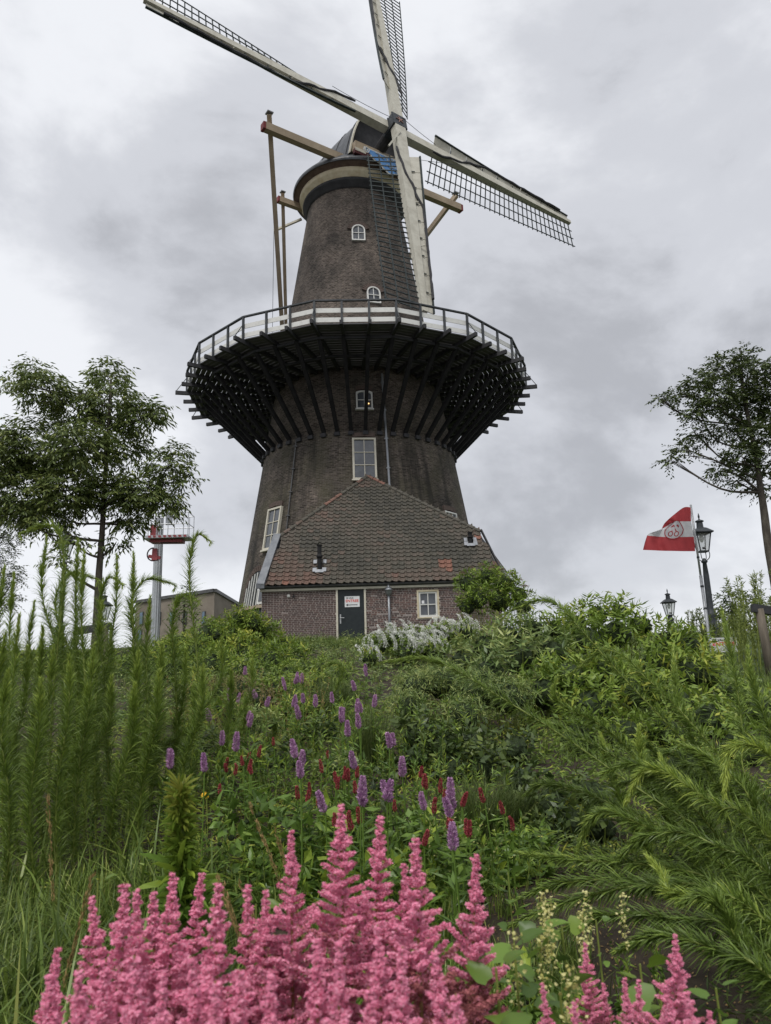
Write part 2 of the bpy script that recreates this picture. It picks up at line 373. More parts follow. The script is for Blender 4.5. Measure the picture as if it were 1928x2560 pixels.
def build_tower():
    seg = 96; zs = np.arange(GB - .4, 28.01, .6); V = []; UV = []
    for z in zs:
        a = np.linspace(0, 2 * PI, seg + 1)     # seam at the back
        r = tr(z)
        V.append(np.c_[X0 + r * np.sin(a + PI), D0 - r * np.cos(a + PI), np.full(seg + 1, z)])
        UV.append(np.c_[a * 5.2, np.full(seg + 1, z * 1.013)])
    n = seg + 1; V = np.vstack(V)
    F = np.array([(i * n + j, i * n + j + 1, (i + 1) * n + j + 1, (i + 1) * n + j) for i in range(len(zs) - 1) for j in range(seg)])
    mb = MB(); mb.bulk(V, F, np.full(len(V), .5)); mb.uv = np.vstack(UV)
    t = mb.build('brick_tower', M['tower'], mill, smooth=True)
    return t
tower = build_tower()

def cyl_frame(ang, z, proud=0.0):
    """surface point on the tower and the axes (tangent right as seen, outward normal, up along the batter)"""
    a = rad(ang); o = np.array([math.sin(a), -math.cos(a), 0]); tng = np.array([math.cos(a), math.sin(a), 0])
    b = math.atan(.159); up_ = -o * math.sin(b) + np.array([0, 0, 1]) * math.cos(b); nr = np.cross(tng, up_)
    p = C0 + o * tr(z) + np.array([0, 0, z]) + nr * proud
    return p, tng, up_, nr

def window(ang, zb, zt, wd, kind, cols=2, rows=2, frame=.07, m='white', surround=True, label=None):
    """window fixed in the tower wall: frame object with glass and glazing bars below it"""
    p, tx, tz, nr = cyl_frame(ang, (zb + zt) / 2, 0)
    h = (zt - zb) / math.cos(math.atan(.159)); hw = wd / 2
    def P(x, y, d): return p + tx * x + tz * y + nr * d
    def outline(hw_, hb, ht, arch):
        pts = [(-hw_, hb), (hw_, hb)]
        if arch == 'round':
            cy = ht - hw_; pts += [(hw_ * math.cos(a), cy + hw_ * math.sin(a)) for a in np.linspace(0, PI, 11)]
        elif arch == 'segment':
            pts += [(hw_ * math.cos(a), ht - .12 * (1 - math.sin(a))) for a in np.linspace(0, PI, 9)]
        else: pts += [(hw_, ht), (-hw_, ht)]
        return pts
    arch = kind
    fr = MB(); A = outline(hw, -h / 2, h / 2, arch); B = outline(hw - frame, -h / 2 + frame, h / 2 - frame, arch); n = len(A)
    d0, d1 = .10, -.25
    V = [P(*q, d0) for q in A] + [P(*q, d0) for q in B] + [P(*q, d1) for q in A] + [P(*q, 0.0) for q in B]
    F = []
    for i in range(n):
        j = (i + 1) % n
        F += [(i, j, n + j, n + i), (2 * n + i, 2 * n + j, j, i), (n + i, n + j, 3 * n + j, 3 * n + i)]
    fr.add(V, F)
    wo_ = fr.build('window', M[m], mill)
    if label: wo_['label'] = label
    g = MB(); g.poly([P(*q, .03) for q in B]); g.build('pane', M['glass'], wo_)
    b = MB(); iw = 2 * (hw - frame); ih = h - 2 * frame
    ax = [tx, tz, nr]
    for i in range(1, cols): b.box(P(-iw / 2 + iw * i / cols, 0, .05), .035, ih, .035, ax)
    for i in range(1, rows): b.box(P(0, -ih / 2 + ih * i / rows, .053), iw, .035, .035, ax)
    b.build('glazing_bar', M[m], wo_)
    if kind != 'round': s_ = MB(); s_.box(P(0, -h / 2 - .04, .09), wd + .1, .07, .14, ax); s_.build('sill', M[m], wo_)
    if surround:
        r = MB(); cy = h / 2 - hw if arch == 'round' else h / 2 - .1
        k = 15
        for i in range(1, k - 1):
            if arch == 'round': a = PI * (i + .5) / k; q = (math.cos(a) * (hw + .14), cy + math.sin(a) * (hw + .14)); rx = np.array([math.cos(a), math.sin(a)])
            else:
                q = (-hw - .05 + (wd + .1) * (i + .5) / k, h / 2 + .15 + .06 * (1 - abs(2 * (i + .5) / k - 1))); rx = np.array([0, 1])
            u = tx * rx[0] + tz * rx[1]; v = np.cross(nr, u)
            r.box(P(q[0], q[1], .02), .22, .085, .10, [u, v, nr], tint=random.choice([.25, .35, .5, .6]))
        r.build('brick_arch', M['archbrick'], wo_)
    return wo_
window(5.8, 23.05, 24.1, .72, 'round', label='small round-headed white window high on the tower')
window(15.8, 19.1, 20.1, .72, 'round', label='small round-headed white window just above the gallery rail')
w3 = window(5.6, 12.9, 13.9, .8, 'segment', label='small white window under the gallery with a lit bulb behind it')
window(4.6, 9.22, 11.35, 1.12, 'flat', 2, 3, .09, 'cream', label='tall cream sash window above the annex roof')
window(-43.5, 6.3, 8.35, 1.05, 'flat', 2, 3, .09, 'cream', label='cream sash window on the left flank of the tower')
window(51, 6.6, 8.0, 1.0, 'flat', 3, 2, .07, 'white', label='small white window on the right flank above the annex roof')
def bulb():
    p, tx, tz, nr = cyl_frame(5.6, 13.2, .06)
    m = bpy.data.materials.new('lit_bulb'); m.use_nodes = True; bs = m.node_tree.nodes['Principled BSDF']
    bs.inputs['Emission Color'].default_value = (1, .55, .18, 1); bs.inputs['Emission Strength'].default_value = 1.6
    b = MB(); b.lathe([(0.001, -.035), (.03, -.02), (.035, 0), (.02, .03), (0.001, .04)], p + tx * .2, 8); b.build('light_bulb', m, w3)
bulb()
# down pipes on the tower face
def tower_pipe(a0, z0, a1, z1, r, m):
    pts = []
    for t in np.linspace(0, 1, 14):
        p, tx, tz, nr = cyl_frame(a0 + (a1 - a0) * t, z0 + (z1 - z0) * t, .08); pts.append(p)
    b = MB(); b.tube(pts, r, 8)
    for p in pts[1::3]: b.box(p, .18, .12, .05)
    return b.build('rain_pipe', m, mill)
tower_pipe(17.0, 14.9, 16.0, 8.3, .055, M['zinc'])
tower_pipe(-33.8, 11.7, -33.5, 6.6, .03, M['darkzinc'])

# arched doorway at the foot of the tower, left of the annex
def arch_door():
    a0 = -50.0; r0 = tr(3.0)
    def P(x, z, d):    # x along the circumference
        a = rad(a0) + x / r0; o = np.array([math.sin(a), -math.cos(a), 0]); return C0 + o * (tr(z) + d) + np.array([0, 0, z])
    hw, zc, zb = 1.15, 4.15, 1.5
    A = [(-hw, zb), (-hw, zc)] + [(-hw * math.cos(t), zc + hw * math.sin(t) * 1.05) for t in np.linspace(0, PI, 15)[1:-1]] + [(hw, zc), (hw, zb)]
    pn = MB(); pn.add([P(0, 2.6, .03)] + [P(x, z, .03) for x, z in A], [(0, i + 1, i + 2) for i in range(len(A) - 1)])
    d = pn.build('arched_doorway', M['doorgreen'], mill); d['label'] = 'dark arched doorway with white vertical bars over a pale timber sill'
    for k in range(9):
        x = -1.02 + k * .255
        zt = zc + math.sqrt(max(hw * hw - x * x, 0)) * 1.02
        b = MB(); b.bar(P(x, 3.72, .06), P(x, zt - .04, .06), .045, .04, upv=P(x, 3, 1) - P(x, 3, 0)); b.build('door_bar', M['white'], d)
    b = MB()
    for k in range(8): b.box((P(-1.15 + k * .2875, 3.62, .1) + P(-1.15 + (k + 1) * .2875, 3.62, .1)) / 2, .30, .16, .14, [(P(-1.15 + (k + 1) * .2875, 3.62, 0) - P(-1.15 + k * .2875, 3.62, 0)) / .287, P(k * .2875 - 1, 3, 1) - P(k * .2875 - 1, 3, 0), (0, 0, 1)])
    b.build('door_sill', M['oak'], d)
    b = MB()
    for k in range(20):
        t = PI * (k + .5) / 20; x, z = -(hw + .12) * math.cos(t), zc + (hw + .12) * math.sin(t) * 1.05
        tx = P(x + .01, z, 0) - P(x, z, 0); tx /= np.linalg.norm(tx); nr = P(x, z, 1) - P(x, z, 0)
        tz = np.cross(nr, tx); u = -tx * math.cos(t) + np.array([0, 0, 1]) * math.sin(t); v = np.cross(nr, u)
        b.box(P(x, z, .02), .24, .16, .1, [u, v, nr], tint=random.choice([.1, .2, .3, .4]))
    b.build('brick_arch', M['archbrick'], d)
    # the white door leaf and the sign behind the bars
    b = MB(); b.add([P(.35, 3.75, .09), P(1.1, 3.75, .09), P(1.1, 4.95, .09), P(.35, 4.95, .09)], [(0, 1, 2, 3)])
    lf = b.build('window_leaf', M['white'], d)
    b = MB(); b.add([P(.47, 3.87, .11), P(1.1, 3.87, .11), P(1.1, 4.6, .11), P(.47, 4.6, .11)], [(0, 1, 2, 3)]); b.build('pane', M['glass'], lf)
    return P
AP = arch_door()

# ---------------------------------------------------------------- gallery
H, RG, RT_ = 15.34, 9.18, 9.6
PHI = 1.8
def ga(k):  # direction of joist k (48 of them, corner every third)
    a = rad(PHI + 11.25 + 7.5 * k); return np.array([math.sin(a), -math.cos(a), 0.0])
def gpt(k, r, z):
    """k in joists; keep posts on the straight side of the sixteen-sided gallery"""
    c = math.floor(k / 3) * 3; f = (k - c) / 3
    return C0 + (ga(c) * (1 - f) + ga(c + 3) * f) * r + np.array([0, 0, z])
gal = empty('gallery', (0, 0, 0), parent=mill)
def build_gallery():
    rin = tr(H) + .05
    # deck planks, parallel to each side
    for s in range(16):
        a, b = ga(3 * s), ga(3 * s + 3)
        n = 18; w_ = (RG - .02 - rin) / n
        for i in range(n):
            r0 = rin + i * w_ + (.014 if i else 0); r1 = rin + (i + 1) * w_ - .014
            zt = H + random.uniform(-.004, .004)
            ins = .012 / .39
            P = [C0 + (a * (1 - t) + b * t) * r + np.array([0, 0, zt]) for r, t in ((r0, ins / max(r0, 1)), (r1, ins / r1), (r1, 1 - ins / r1), (r0, 1 - ins / r0))]
            m = MB(); m.poly(P, .045, (0, 0, 1)); m.build('plank', M['deck'], gal)
    for k in range(48):
        c = k % 3 == 0
        d = gpt(k, 1, 0) - C0
        m = MB(); m.bar(C0 + d * (rin - .1) + np.array([0, 0, H - .155]), C0 + d * (RT_ + (.12 if c else 0)) + np.array([0, 0, H - .155]), .13, .19); m.build('joist', M['greywood' if abs(k) % 1 else 'blackwood'], gal)
        zf = 11.75
        a_ = d / np.linalg.norm(d)
        p0 = C0 + a_ * (tr(zf) - .02) + np.array([0, 0, zf]); p1 = C0 + a_ * 8.35 + np.array([0, 0, H - .27])
        m = MB(); m.bar(p0, p1, .17, .17, upv=(0, 0, 1)); m.build('strut', M['strutwood'], gal)
        m = MB(); m.box(C0 + a_ * (tr(zf - .1) + .05) + np.array([0, 0, zf - .12]), .26, .2, .18, [np.cross(a_, (0, 0, 1)), a_, (0, 0, 1)]); m.build('corbel', M['blackwood'], gal)
        q = gpt(k, RG - .02, 0)
        m = MB(); m.bar(q + (0, 0, H - .05), q + (0, 0, H + 1.05), .09, .09, upv=d); m.build('post', M['greywood'], gal)
        if c:
            m = MB(); m.bar(C0 + d * (RT_ + .08) + np.array([0, 0, H - .06]), q + (0, 0, H + .72), .03, .03, upv=np.cross(d, (0, 0, 1))); m.build('brace', M['greywood'], gal)
    # ring beam under the joists
    for r, z in ((8.35, H - .30), (6.4, H - .30)):
        m = MB()
        for s in range(16): m.bar(C0 + ga(3 * s) * r + (0, 0, z), C0 + ga(3 * s + 3) * r + (0, 0, z), .12, .12)
        m.build('ring_beam', M['blackwood'], gal)
    for s in range(16):
        a, b = gpt(3 * s, RG - .02, 0), gpt(3 * s + 3, RG - .02, 0)
        m = MB(); m.bar(a + (0, 0, H + 1.08), b + (0, 0, H + 1.08), .12, .06); m.build('handrail', M['greywood'], gal)
        a2, b2 = gpt(3 * s, RG - .09, 0), gpt(3 * s + 3, RG - .09, 0)
        for z0, h in ((.64, .22), (.19, .22)):
            m = MB(); m.bar(a2 + (0, 0, H + z0), b2 + (0, 0, H + z0), .03, h); m.build('rail_board', M['white'], gal)
build_gallery()

# ---------------------------------------------------------------- cap
AZ = rad(34.0)
FC = np.array([math.sin(AZ), -math.cos(AZ), 0.0]); EC = np.array([math.cos(AZ), math.sin(AZ), 0.0]); ZC = np.array([0, 0, 1.0])
def cp(s, e_, z): return C0 + FC * s + EC * e_ + ZC * z
cap = empty('cap', (0, 0, 0), parent=mill)
def build_cap():
    c = C0
    m = MB(); m.lathe([(tr(26.75) - .02, 26.75), (2.82, 26.8), (2.86, 27.05), (2.98, 27.1), (3.0, 27.3), (2.9, 27.35)], c, 64); m.build('dark_cornice', M['blackwood'], cap, True)
    m = MB(); m.lathe([(2.90, 27.22), (3.02, 27.26), (3.06, 27.46), (3.14, 27.5), (3.19, 27.74), (3.05, 27.8)], c, 64); m.build('cream_moulding', M['creamband'], cap, True)
    m = MB(); m.lathe([(3.02, 27.7), (3.2, 27.82), (3.50, 27.93), (3.54, 28.0)], c, 64); m.build('soffit', M['soffit'], cap, True)
    m = MB(); m.lathe([(3.53, 27.91), (3.57, 27.98), (3.54, 28.12), (3.2, 28.5), (2.9, 28.8), (2.0, 29.0)], c, 64); m.build('roof_skirt', M['caproof'], cap, True)
    # hooded roof: sections from the back to the front gable
    sec = []
    for s, hw, zb, zr in ((-3.35, .5, 28.1, 28.8), (-2.8, 1.8, 28.15, 29.75), (-1.8, 2.55, 28.2, 30.5), (-.6, 2.75, 28.3, 30.95), (.8, 2.45, 28.4, 31.2), (2.0, 2.05, 28.5, 31.4), (2.75, 1.95, 28.45, 31.55)):
        pts = []
        for t in np.linspace(-1, 1, 17):
            x = hw * math.sin(t * PI / 2) ** 1 if False else hw * (math.copysign(abs(t) ** .75, t))
            z = zb + (zr - zb) * (1 - abs(t) ** 2.7)
            pts.append(cp(s, x, z))
        sec.append(pts)
    m = MB()
    for a, b in zip(sec[:-1], sec[1:]): m.quadstrip(a, b)
    m.add(sec[0], [tuple(range(17))])
    r = m.build('cap_roof', M['caproof'], cap, True)
    # overlapping felt strips
    m = MB()
    for (i, f) in ((1, .5), (2, .5), (3, .5), (4, .5), (5, .6)):
        a = np.array(sec[i]) * (1 - f) + np.array(sec[i + 1]) * f; cen = a.mean(0)
        m.tube(cen + (a - cen) * 1.006, .03, 5, cap=False)
    m.build('roof_seam', M['blackwood'], r)
    # front gable
    g = np.array(sec[-1]); m = MB(); m.add(g + FC * -.35, [tuple(range(17))]); m.build('gable_front', M['blackwood'], cap)
    cen = g.mean(0)
    m = MB(); m.quadstrip(g + FC * .03, cen + (g - cen) * .95 + FC * .03); m.quadstrip(g + FC * .03, cen + (g - cen) * 1.02 - FC * .05); m.quadstrip(cen + (g - cen) * .95 + FC * .03, cen + (g - cen) * .95 - FC * .35)
    m.build('verge_board', M['cream'], cap)
    m = MB(); m.bar(cp(2.85, -1.75, 28.86), cp(2.85, 1.75, 28.86), .5, .5); m.build('weather_beam', M['oak'], cap)
    m = MB(); m.bar(cp(3.02, -1.8, 28.45), cp(3.02, 1.8, 28.45), .2, .28); m.build('lower_beam', M['oxred'], cap)
    m = MB(); m.bar(cp(3.13, -1.78, 28.55), cp(3.13, -1.1, 28.55), .03, .18); m.build('pale_board', M['cream'], cap)
    # painted beard board below the shaft
    def shape(pts, d, mname, nm, par):
        m = MB(); m.poly([cp(d, x, z) for x, z in pts], .05, FC); return m.build(nm, M[mname], par)
    Pb = [(-1.62, 28.32), (1.62, 28.32), (1.62, 28.1), (1.3, 28.02), (1.05, 27.86), (.95, 27.62), (.72, 27.40), (.4, 27.34), (.25, 27.22), (-.02, 27.2), (-.22, 27.33), (-.42, 27.42), (-.60, 27.66), (-.95, 27.72), (-1.15, 27.86), (-1.25, 28.0), (-1.55, 28.08)]
    # the board hangs symmetric about the shaft
    bb = shape(Pb, 3.76, 'white', 'beard_board', cap); bb['label'] = 'blue and white painted scrolled board under the sail hub'
    inner = [(x * .93, 27.78 + (z - 27.78) * .84) for x, z in Pb]
    shape(inner, 3.778, 'blue', 'blue_field', bb)
    # white scrolls and the date scribbles
    m = MB()
    for cx, cz, s_ in ((-1.48, 28.14, 1), (1.48, 28.14, -1)):
        a = np.linspace(0, 3.4 * PI, 40); rr = np.linspace(.21, .03, 40)
        m.tube([cp(3.80, cx + s_ * -1 * rr[i] * math.cos(a[i]), cz - rr[i] * math.sin(a[i]) + .0) for i in range(40)], .033, 5)
    for x0, z0, x1, z1 in ((-.9, 28.18, -.35, 28.02), (-.3, 28.2, .0, 27.95), (.0, 28.05, .3, 28.2), (.4, 28.0, .9, 28.2), (-.2, 27.7, .1, 27.62), (.1, 27.62, .4, 27.75), (.3, 27.5, .6, 27.52)):
        m.tube([cp(3.80, x0 + (x1 - x0) * t, z0 + (z1 - z0) * t + .04 * math.sin(t * PI * 2)) for t in np.linspace(0, 1, 8)], .022, 5)
    tag(m.build('white_scroll', M['white'], bb), kind='stuff')
    # long and short cross beams, tail pole, braces
    def beam(a, b, w_, h_, nm='cross_beam', mt='oak', l=None):
        m = MB(); m.bar(a, b, w_, h_); o = m.build(nm, M[mt], cap)
        if l: o['label'] = l
        return o
    zl = 28.4; sl = 2.16
    lb = beam(cp(sl, -6.72, zl), cp(sl, 6.32, zl), .36, .42, l='long oak beam running across the cap')
    m = MB()
    for e_ in (-6.78, 6.38): m.box(cp(sl, e_, zl - .02), .14, .38, .40, [EC, FC, ZC])
    m.build('beam_end', M['beamred'], lb)
    ss = -1.9
    beam(cp(ss, -3.95, 27.65), cp(ss, 3.95, 27.65), .3, .34, l='short oak beam at the back of the cap')
    m = MB(); m.box(cp(ss, -4.0, 27.64), .1, .32, .32, [EC, FC, ZC]); m.build('beam_end', M['beamred'], cap)
    tb = cp(-8.7, 0, 16.6)
    m = MB(); m.bar(cp(-3.0, 0, 28.3), tb, .4, .45); m.build('tail_pole', M['oak'], cap)
    for e_ in (-6.45, 6.05):
        m = MB(); q = cp(sl, e_, zl); m.bar(q + ZC * .75 + (q - tb) / 20 * .1, tb + ZC * .6, .24, .26); m.build('long_brace', M['oak'], cap)
        m = MB(); m.box(cp(sl, e_, zl + .95), .34, .34, .06, [EC, FC, ZC]); m.build('brace_cap', M['zinc'], cap)
    for e_ in (-3.7, 3.7):
        m = MB(); q = cp(ss, e_, 27.65); m.bar(q + ZC * .55, tb + ZC * 2.2, .2, .22); m.build('short_brace', M['oak'], cap)
        m = MB(); m.box(cp(ss, e_, 28.24), .28, .28, .05, [EC, FC, ZC]); m.build('brace_cap', M['zinc'], cap)
    m = MB(); m.bar(cp(-2.4, -2.2, 27.3), cp(-3.6, -3.45, 26.75), .12, .12); m.build('pulley_arm', M['cream'], cap)
    m = MB(); m.tube([cp(-3.6, -3.45, 26.75), cp(-3.7, -3.5, 15.6)], .014, 5); m.build('rope', M['iron'], cap)
build_cap()

# ---------------------------------------------------------------- sails
TAU = rad(14.0); TH = rad(-4.6)
HUB = np.array([1.145, 34.786, 29.733])
NS = FC * math.cos(TAU) + ZC * math.sin(TAU)
E1 = EC; E2 = np.cross(NS, EC); E2 = E2 if E2[2] > 0 else -E2
def build_hub():
    h = empty('sail_hub', (0, 0, 0), parent=mill)
    m = MB(); m.tube([HUB - NS * 3.6, HUB - NS * .55], .34, 14); m.build('wind_shaft', M['blackwood'], h)
    u = E1 * math.cos(TH) + E2 * math.sin(TH); v = np.cross(NS, u)
    m = MB(); m.box(HUB - NS * .05, .86, .86, 1.05, [u, v, NS]); m.build('poll_end', M['iron'], h)
    m = MB()
    for s_ in (-.42, 0, .42): m.box(HUB + NS * s_, .93, .93, .07, [u, v, NS])
    m.build('poll_rib', M['iron'], h)
    m = MB()
    for k in range(5):
        a = k * 2 * PI / 5 + .6; d = u * math.cos(a) + v * math.sin(a)
        m.bar(HUB + NS * .5, HUB + NS * .5 + d * .26, .07, .04, upv=NS, w2=.015)
    m.build('star_emblem', M['faded'], h)
build_hub()
def build_sail(k, label):
    a = TH + [0, -PI / 2, PI / 2, PI][k] + rad((0, -.7, .6, -.5)[k])     # stocks are never quite square
    u = E1 * math.cos(a) + E2 * math.sin(a); w_ = E1 * math.sin(a) - E2 * math.cos(a)
    off = NS * (.26 if k in (1, 2) else -.26)
    H0 = HUB + off * 0.9
    so = empty('sail', (0, 0, 0), parent=mill); so['label'] = label
    def ph(s): return rad(-29 + 26 * ((s - 2.4) / 10.9) ** .8) if s > 2.4 else rad(-29)
    def P(s, x, n=0.0):
        f = ph(s)
        d = w_ * math.cos(f) + NS * math.sin(f)
        return H0 + u * s + d * x + NS * n
    wk = 1.12 if k == 1 else .95
    m = MB(); m.bar(H0 + u * .3, H0 + u * 7, .60 * wk, .46, upv=NS, w2=.50 * wk, h2=.38); m.bar(H0 + u * 7.0, H0 + u * 13.6, .50 * wk, .38, upv=NS, w2=.26 * wk, h2=.22)
    m.build('stock', M['sailwhite'], so)
    # lattice
    nb = 31
    for i in range(nb):
        s = 2.75 + (13.45 - 2.75) * i / (nb - 1); W = 1.8 + .22 * i / (nb - 1)
        m = MB(); m.bar(P(s, .1, -.06), P(s, W + .07, -.06), .05, .045, upv=NS); m.build('lattice_bar', M['lath'], so)
    for f in (.36, .68, 1.0):
        m = MB(); q = [P(s, (1.8 + .22 * (s - 2.75) / 10.4) * f, -.02) for s in np.linspace(2.55, 13.6, 12)]
        for p0, p1 in zip(q[:-1], q[1:]): m.bar(p0, p1, .05, .04, upv=NS)
        m.build('lattice_rail', M['lath'], so)
    # wind boards on the leading edge
    ss = np.linspace(2.7, 13.5, 10)
    for s0, s1 in zip(ss[:-1], ss[1:]):
        W0, W1 = [.92 - .40 * (s - 2.7) / 10.5 for s in (s0, s1)]
        m = MB(); A, B, Cc, Dd = P(s0 + .02, -.20, -.02), P(s1 - .02, -.18, -.02), P(s1 - .02, -W1, -.02), P(s0 + .02, -W0, -.02)
        nn = np.cross(B - A, Dd - A); nn /= np.linalg.norm(nn); nn = nn if nn @ NS > 0 else -nn
        m.poly([A, B, Cc, Dd] if np.cross(B - A, Dd - A) @ NS > 0 else [A, Dd, Cc, B], .04, nn); m.build('wind_board', M['sailwhite'], so)
    m = MB()
    for s0, s1 in zip(ss[:-1], ss[1:]):
        W0, W1 = [.95 - .40 * (s - 2.7) / 10.5 for s in (s0, s1)]
        m.bar(P(s0, -W0, .0), P(s1, -W1, .0), .07, .11, upv=NS)
    m.build('board_edge', M['lath'], so)
    for s in ss[1:-1]: m = MB(); m.bar(P(s, -.12, .04), P(s, -.62 + .02 * s, .04), .05, .03, upv=NS); m.build('board_cleat', M['lath'], so)
    # furled sail cloth, dark and rope-like
    q = []
    for t in np.linspace(0, 1, 34):
        s = 2.5 + 10.2 * t; x = .32 - 1.0 * min(1, max(0, (t - .05) / .38)) ** 1.2 + .04 * math.sin(t * 40 + k)
        W = .92 - .40 * (s - 2.7) / 10.5
        q.append(H0 + u * s + w_ * max(x * 1.35, -W * .95) + NS * (.24 + .02 * math.sin(t * 55)) * (1 - .3 * t))
    m = MB(); m.tube(q, np.array([.05 + .028 * abs(math.sin(i * 1.3)) for i in range(34)]), 6); m.build('furled_cloth', M['blackwood'], so)
    # two little spars under the stock
    for s in (6.2, 9.3): m = MB(); m.bar(H0 + u * s - NS * .1, H0 + u * s - w_ * .45 + NS * .25, .05, .04, upv=u); m.build('cloth_cleat', M['sailwhite'], so)
for k, l in ((0, 'sail pointing right and slightly down'), (1, 'sail pointing down in front of the tower'), (2, 'sail pointing up out of the picture'), (3, 'sail pointing up to the left')): build_sail(k, l)
def ropes():
    m = MB()
    def sag(a, b, s_): return [a + (b - a) * t - ZC * s_ * 4 * t * (1 - t) for t in np.linspace(0, 1, 12)]
    u0 = E1 * math.cos(TH) + E2 * math.sin(TH); u2 = -E1 * math.sin(TH) + E2 * math.cos(TH)
    m.tube(sag(HUB + NS * .5 + u0 * .2 + u2 * .3, HUB + u0 * 2.6 + NS * .2, .05), .014, 5)
    m.tube(sag(HUB + NS * .4 - u0 * .2, HUB - u0 * 4.0 + u2 * .35 + NS * .2, .08), .014, 5)
    m.tube(sag(HUB - u2 * 2.3 + u0 * .3, HUB + u0 * 4.4 - u2 * .4, .02), .012, 5)
    m.build('guy_rope', M['iron'], mill)
    m = MB(); m.bar(HUB - u2 * 1.0 + NS * .5 + u0 * -.1, HUB - u2 * 2.5 - u0 * .9 + NS * .3, .09, .07, upv=NS); m.build('cross_spar', M['sailwhite'], mill)
ropes()

# ================================================================ the annex
YW = 28.9
ZE = 3.80
annex = empty('brick_annex', (-.25, YW, GB))
tag(annex, 'low brick annex with a moss-grown pantile roof at the foot of the mill', 'building')
XL, XR = -4.93, 4.42
DX0, DX1 = -2.03, -.86      # door opening
WX0, WX1, WZ0, WZ1 = 1.12, 1.98, 2.45, 3.55
def build_annex():
    # shell: mortar front with openings, side walls
    m = MB()
    def rect(x0, x1, z0, z1): m.box(((x0 + x1) / 2, YW + .15, (z0 + z1) / 2), x1 - x0, .30, z1 - z0)
    zt = 3.66; zb = 1.2
    rect(XL, DX0, zb, zt); rect(DX1, WX0, zb, zt); rect(WX1, XR, zb, zt); rect(WX0, WX1, zb, WZ0)
    rect(WX0, WX1, WZ1, zt)
    m.box((XL + .15, YW + 2.9, 2.4), .3, 5.2, 2.5); m.box((XR - .15, YW + 2.9, 2.4), .3, 5.2, 2.5)
    wall = m.build('wall', M['mortar'], annex)
    # bricks
    def brick_mesh(L_, t): return MB().box((0, 0, 0), L_, .10, .056, tint=t)
    meshes = {}
    P = .0715; row = 0; z = 1.48; cand = []
    while z < zt - .03:
        x = XL + .01; j = 0
        while x < XR - .05:
            hd = (row % 2 == 1) or (j % 5 == 3)
            L_ = .105 if hd and random.random() < .85 else .212
            L_ *= random.uniform(.97, 1.0)
            x1 = min(x + L_, XR - .01)
            def clip(a, b):
                segs = [(a, b)]
                for o0, o1, oz0, oz1 in ((DX0 - .001, DX1 + .001, 0, 3.7), (WX0, WX1, WZ0 - .02, WZ1 + .02)):
                    if oz0 < z + P / 2 < oz1:
                        ns = []
                        for (p, q) in segs:
                            if q <= o0 or p >= o1: ns.append((p, q))
                            else:
                                if p < o0: ns.append((p, o0))
                                if q > o1: ns.append((o1, q))
                        segs = ns
                return [s for s in segs if s[1] - s[0] > .04]
            for p, q in clip(x, x1):
                left = (p < DX0)
                t = random.choice([.2, .3, .35, .45]) if left else random.choice([.15, .25, .45, .6, .7])
                if not left and random.random() < .08: t = .95
                if left and random.random() < .02: t = .9
                cand.append((p, q, z, t, left))
            x = x1 + .014; j += 1
        z += P; row += 1
    own = [c for c in cand if c[0] > -4.2 and c[1] < DX0 - .01 and c[2] > 2.2 and (c[1] - c[0] > .09)]
    random.shuffle(own); own = sorted(own[:], key=lambda c: -c[2])[:296]; ids = set(map(id, own))
    rest = MB()
    for c in cand:
        p, q, z, t, left = c; yy = YW - .006 + random.uniform(-.004, .003)
        if id(c) in ids:
            key = (round((q - p) / .02), t)
            if key not in meshes: meshes[key] = brick_mesh(key[0] * .02, t).mesh('brick', M['brick'])
            link('brick', meshes[key], wall, ((p + q) / 2, yy + .045, z + P / 2), rot=(random.uniform(-.01, .01), random.uniform(-.01, .01), random.uniform(-.015, .015)), scale=((q - p) / (key[0] * .02), 1, 1))
        else: rest.box(((p + q) / 2, yy + .045, z + P / 2), q - p, .10, .056, tint=t)
    tag(rest.build('brick_courses', M['brick'], wall), kind='stuff')
    # fascia, gutter
    m = MB(); m.box(((XL + XR) / 2, YW - .05, 3.70), XR - XL + .1, .12, .09); m.build('fascia_board', M['cream'], annex)
    g = MB(); prof = [(-.06 * math.cos(a), -.06 * math.sin(a)) for a in np.linspace(0, PI, 9)]
    A = [(XL - .1, YW - .17 + y * 1.1, 3.83 + z) for y, z in prof]; B = [(XR + .1, q[1], q[2]) for q in A]
    g.quadstrip(A, B); Ai = [(XL - .1, YW - .17 + y * .98, 3.832 + z * .9) for y, z in prof]; Bi = [(XR + .1, q[1], q[2]) for q in Ai]; g.quadstrip(Ai, Bi)
    g.tube([(XL - .1, YW - .235, 3.835), (XR + .1, YW - .235, 3.835)], .012, 6)
    g.box(((XL + XR) / 2, YW - .06, 3.80), XR - XL + .16, .03, .12)
    g.build('gutter', M['darkzinc'], annex)
    # rain pipe with hopper
    hx = .03
    m = MB(); m.tube([(hx, YW - .12, 3.45), (hx, YW - .12, 1.5)], .047, 12); m.build('downpipe', M['zinc'], annex, True)
    m = MB(); m.lathe([(.05, 3.36), (.07, 3.40), (.13, 3.46), (.135, 3.56), (.15, 3.565), (.15, 3.60), (.12, 3.605), (.115, 3.66), (.13, 3.67), (.05, 3.70), (.05, 3.79)], (hx, YW - .14, 0), 16); m.build('rain_hopper', M['zinc'], annex, True)
    # door
    fr = MB(); fw = .075
    fr.box((DX0 + fw / 2, YW - .012, 2.55), fw, .12, 2.25); fr.box((DX1 - fw / 2, YW - .012, 2.55), fw, .12, 2.25)
    fr.build('door_frame', M['cream'], annex)
    d = MB(); d.box(((DX0 + DX1) / 2, YW + .03, 2.56), DX1 - DX0 - 2 * fw - .01, .05, 2.2); dr = d.build('door', M['doorgreen'], annex)
    h = MB(); hx0 = DX0 + fw + .09
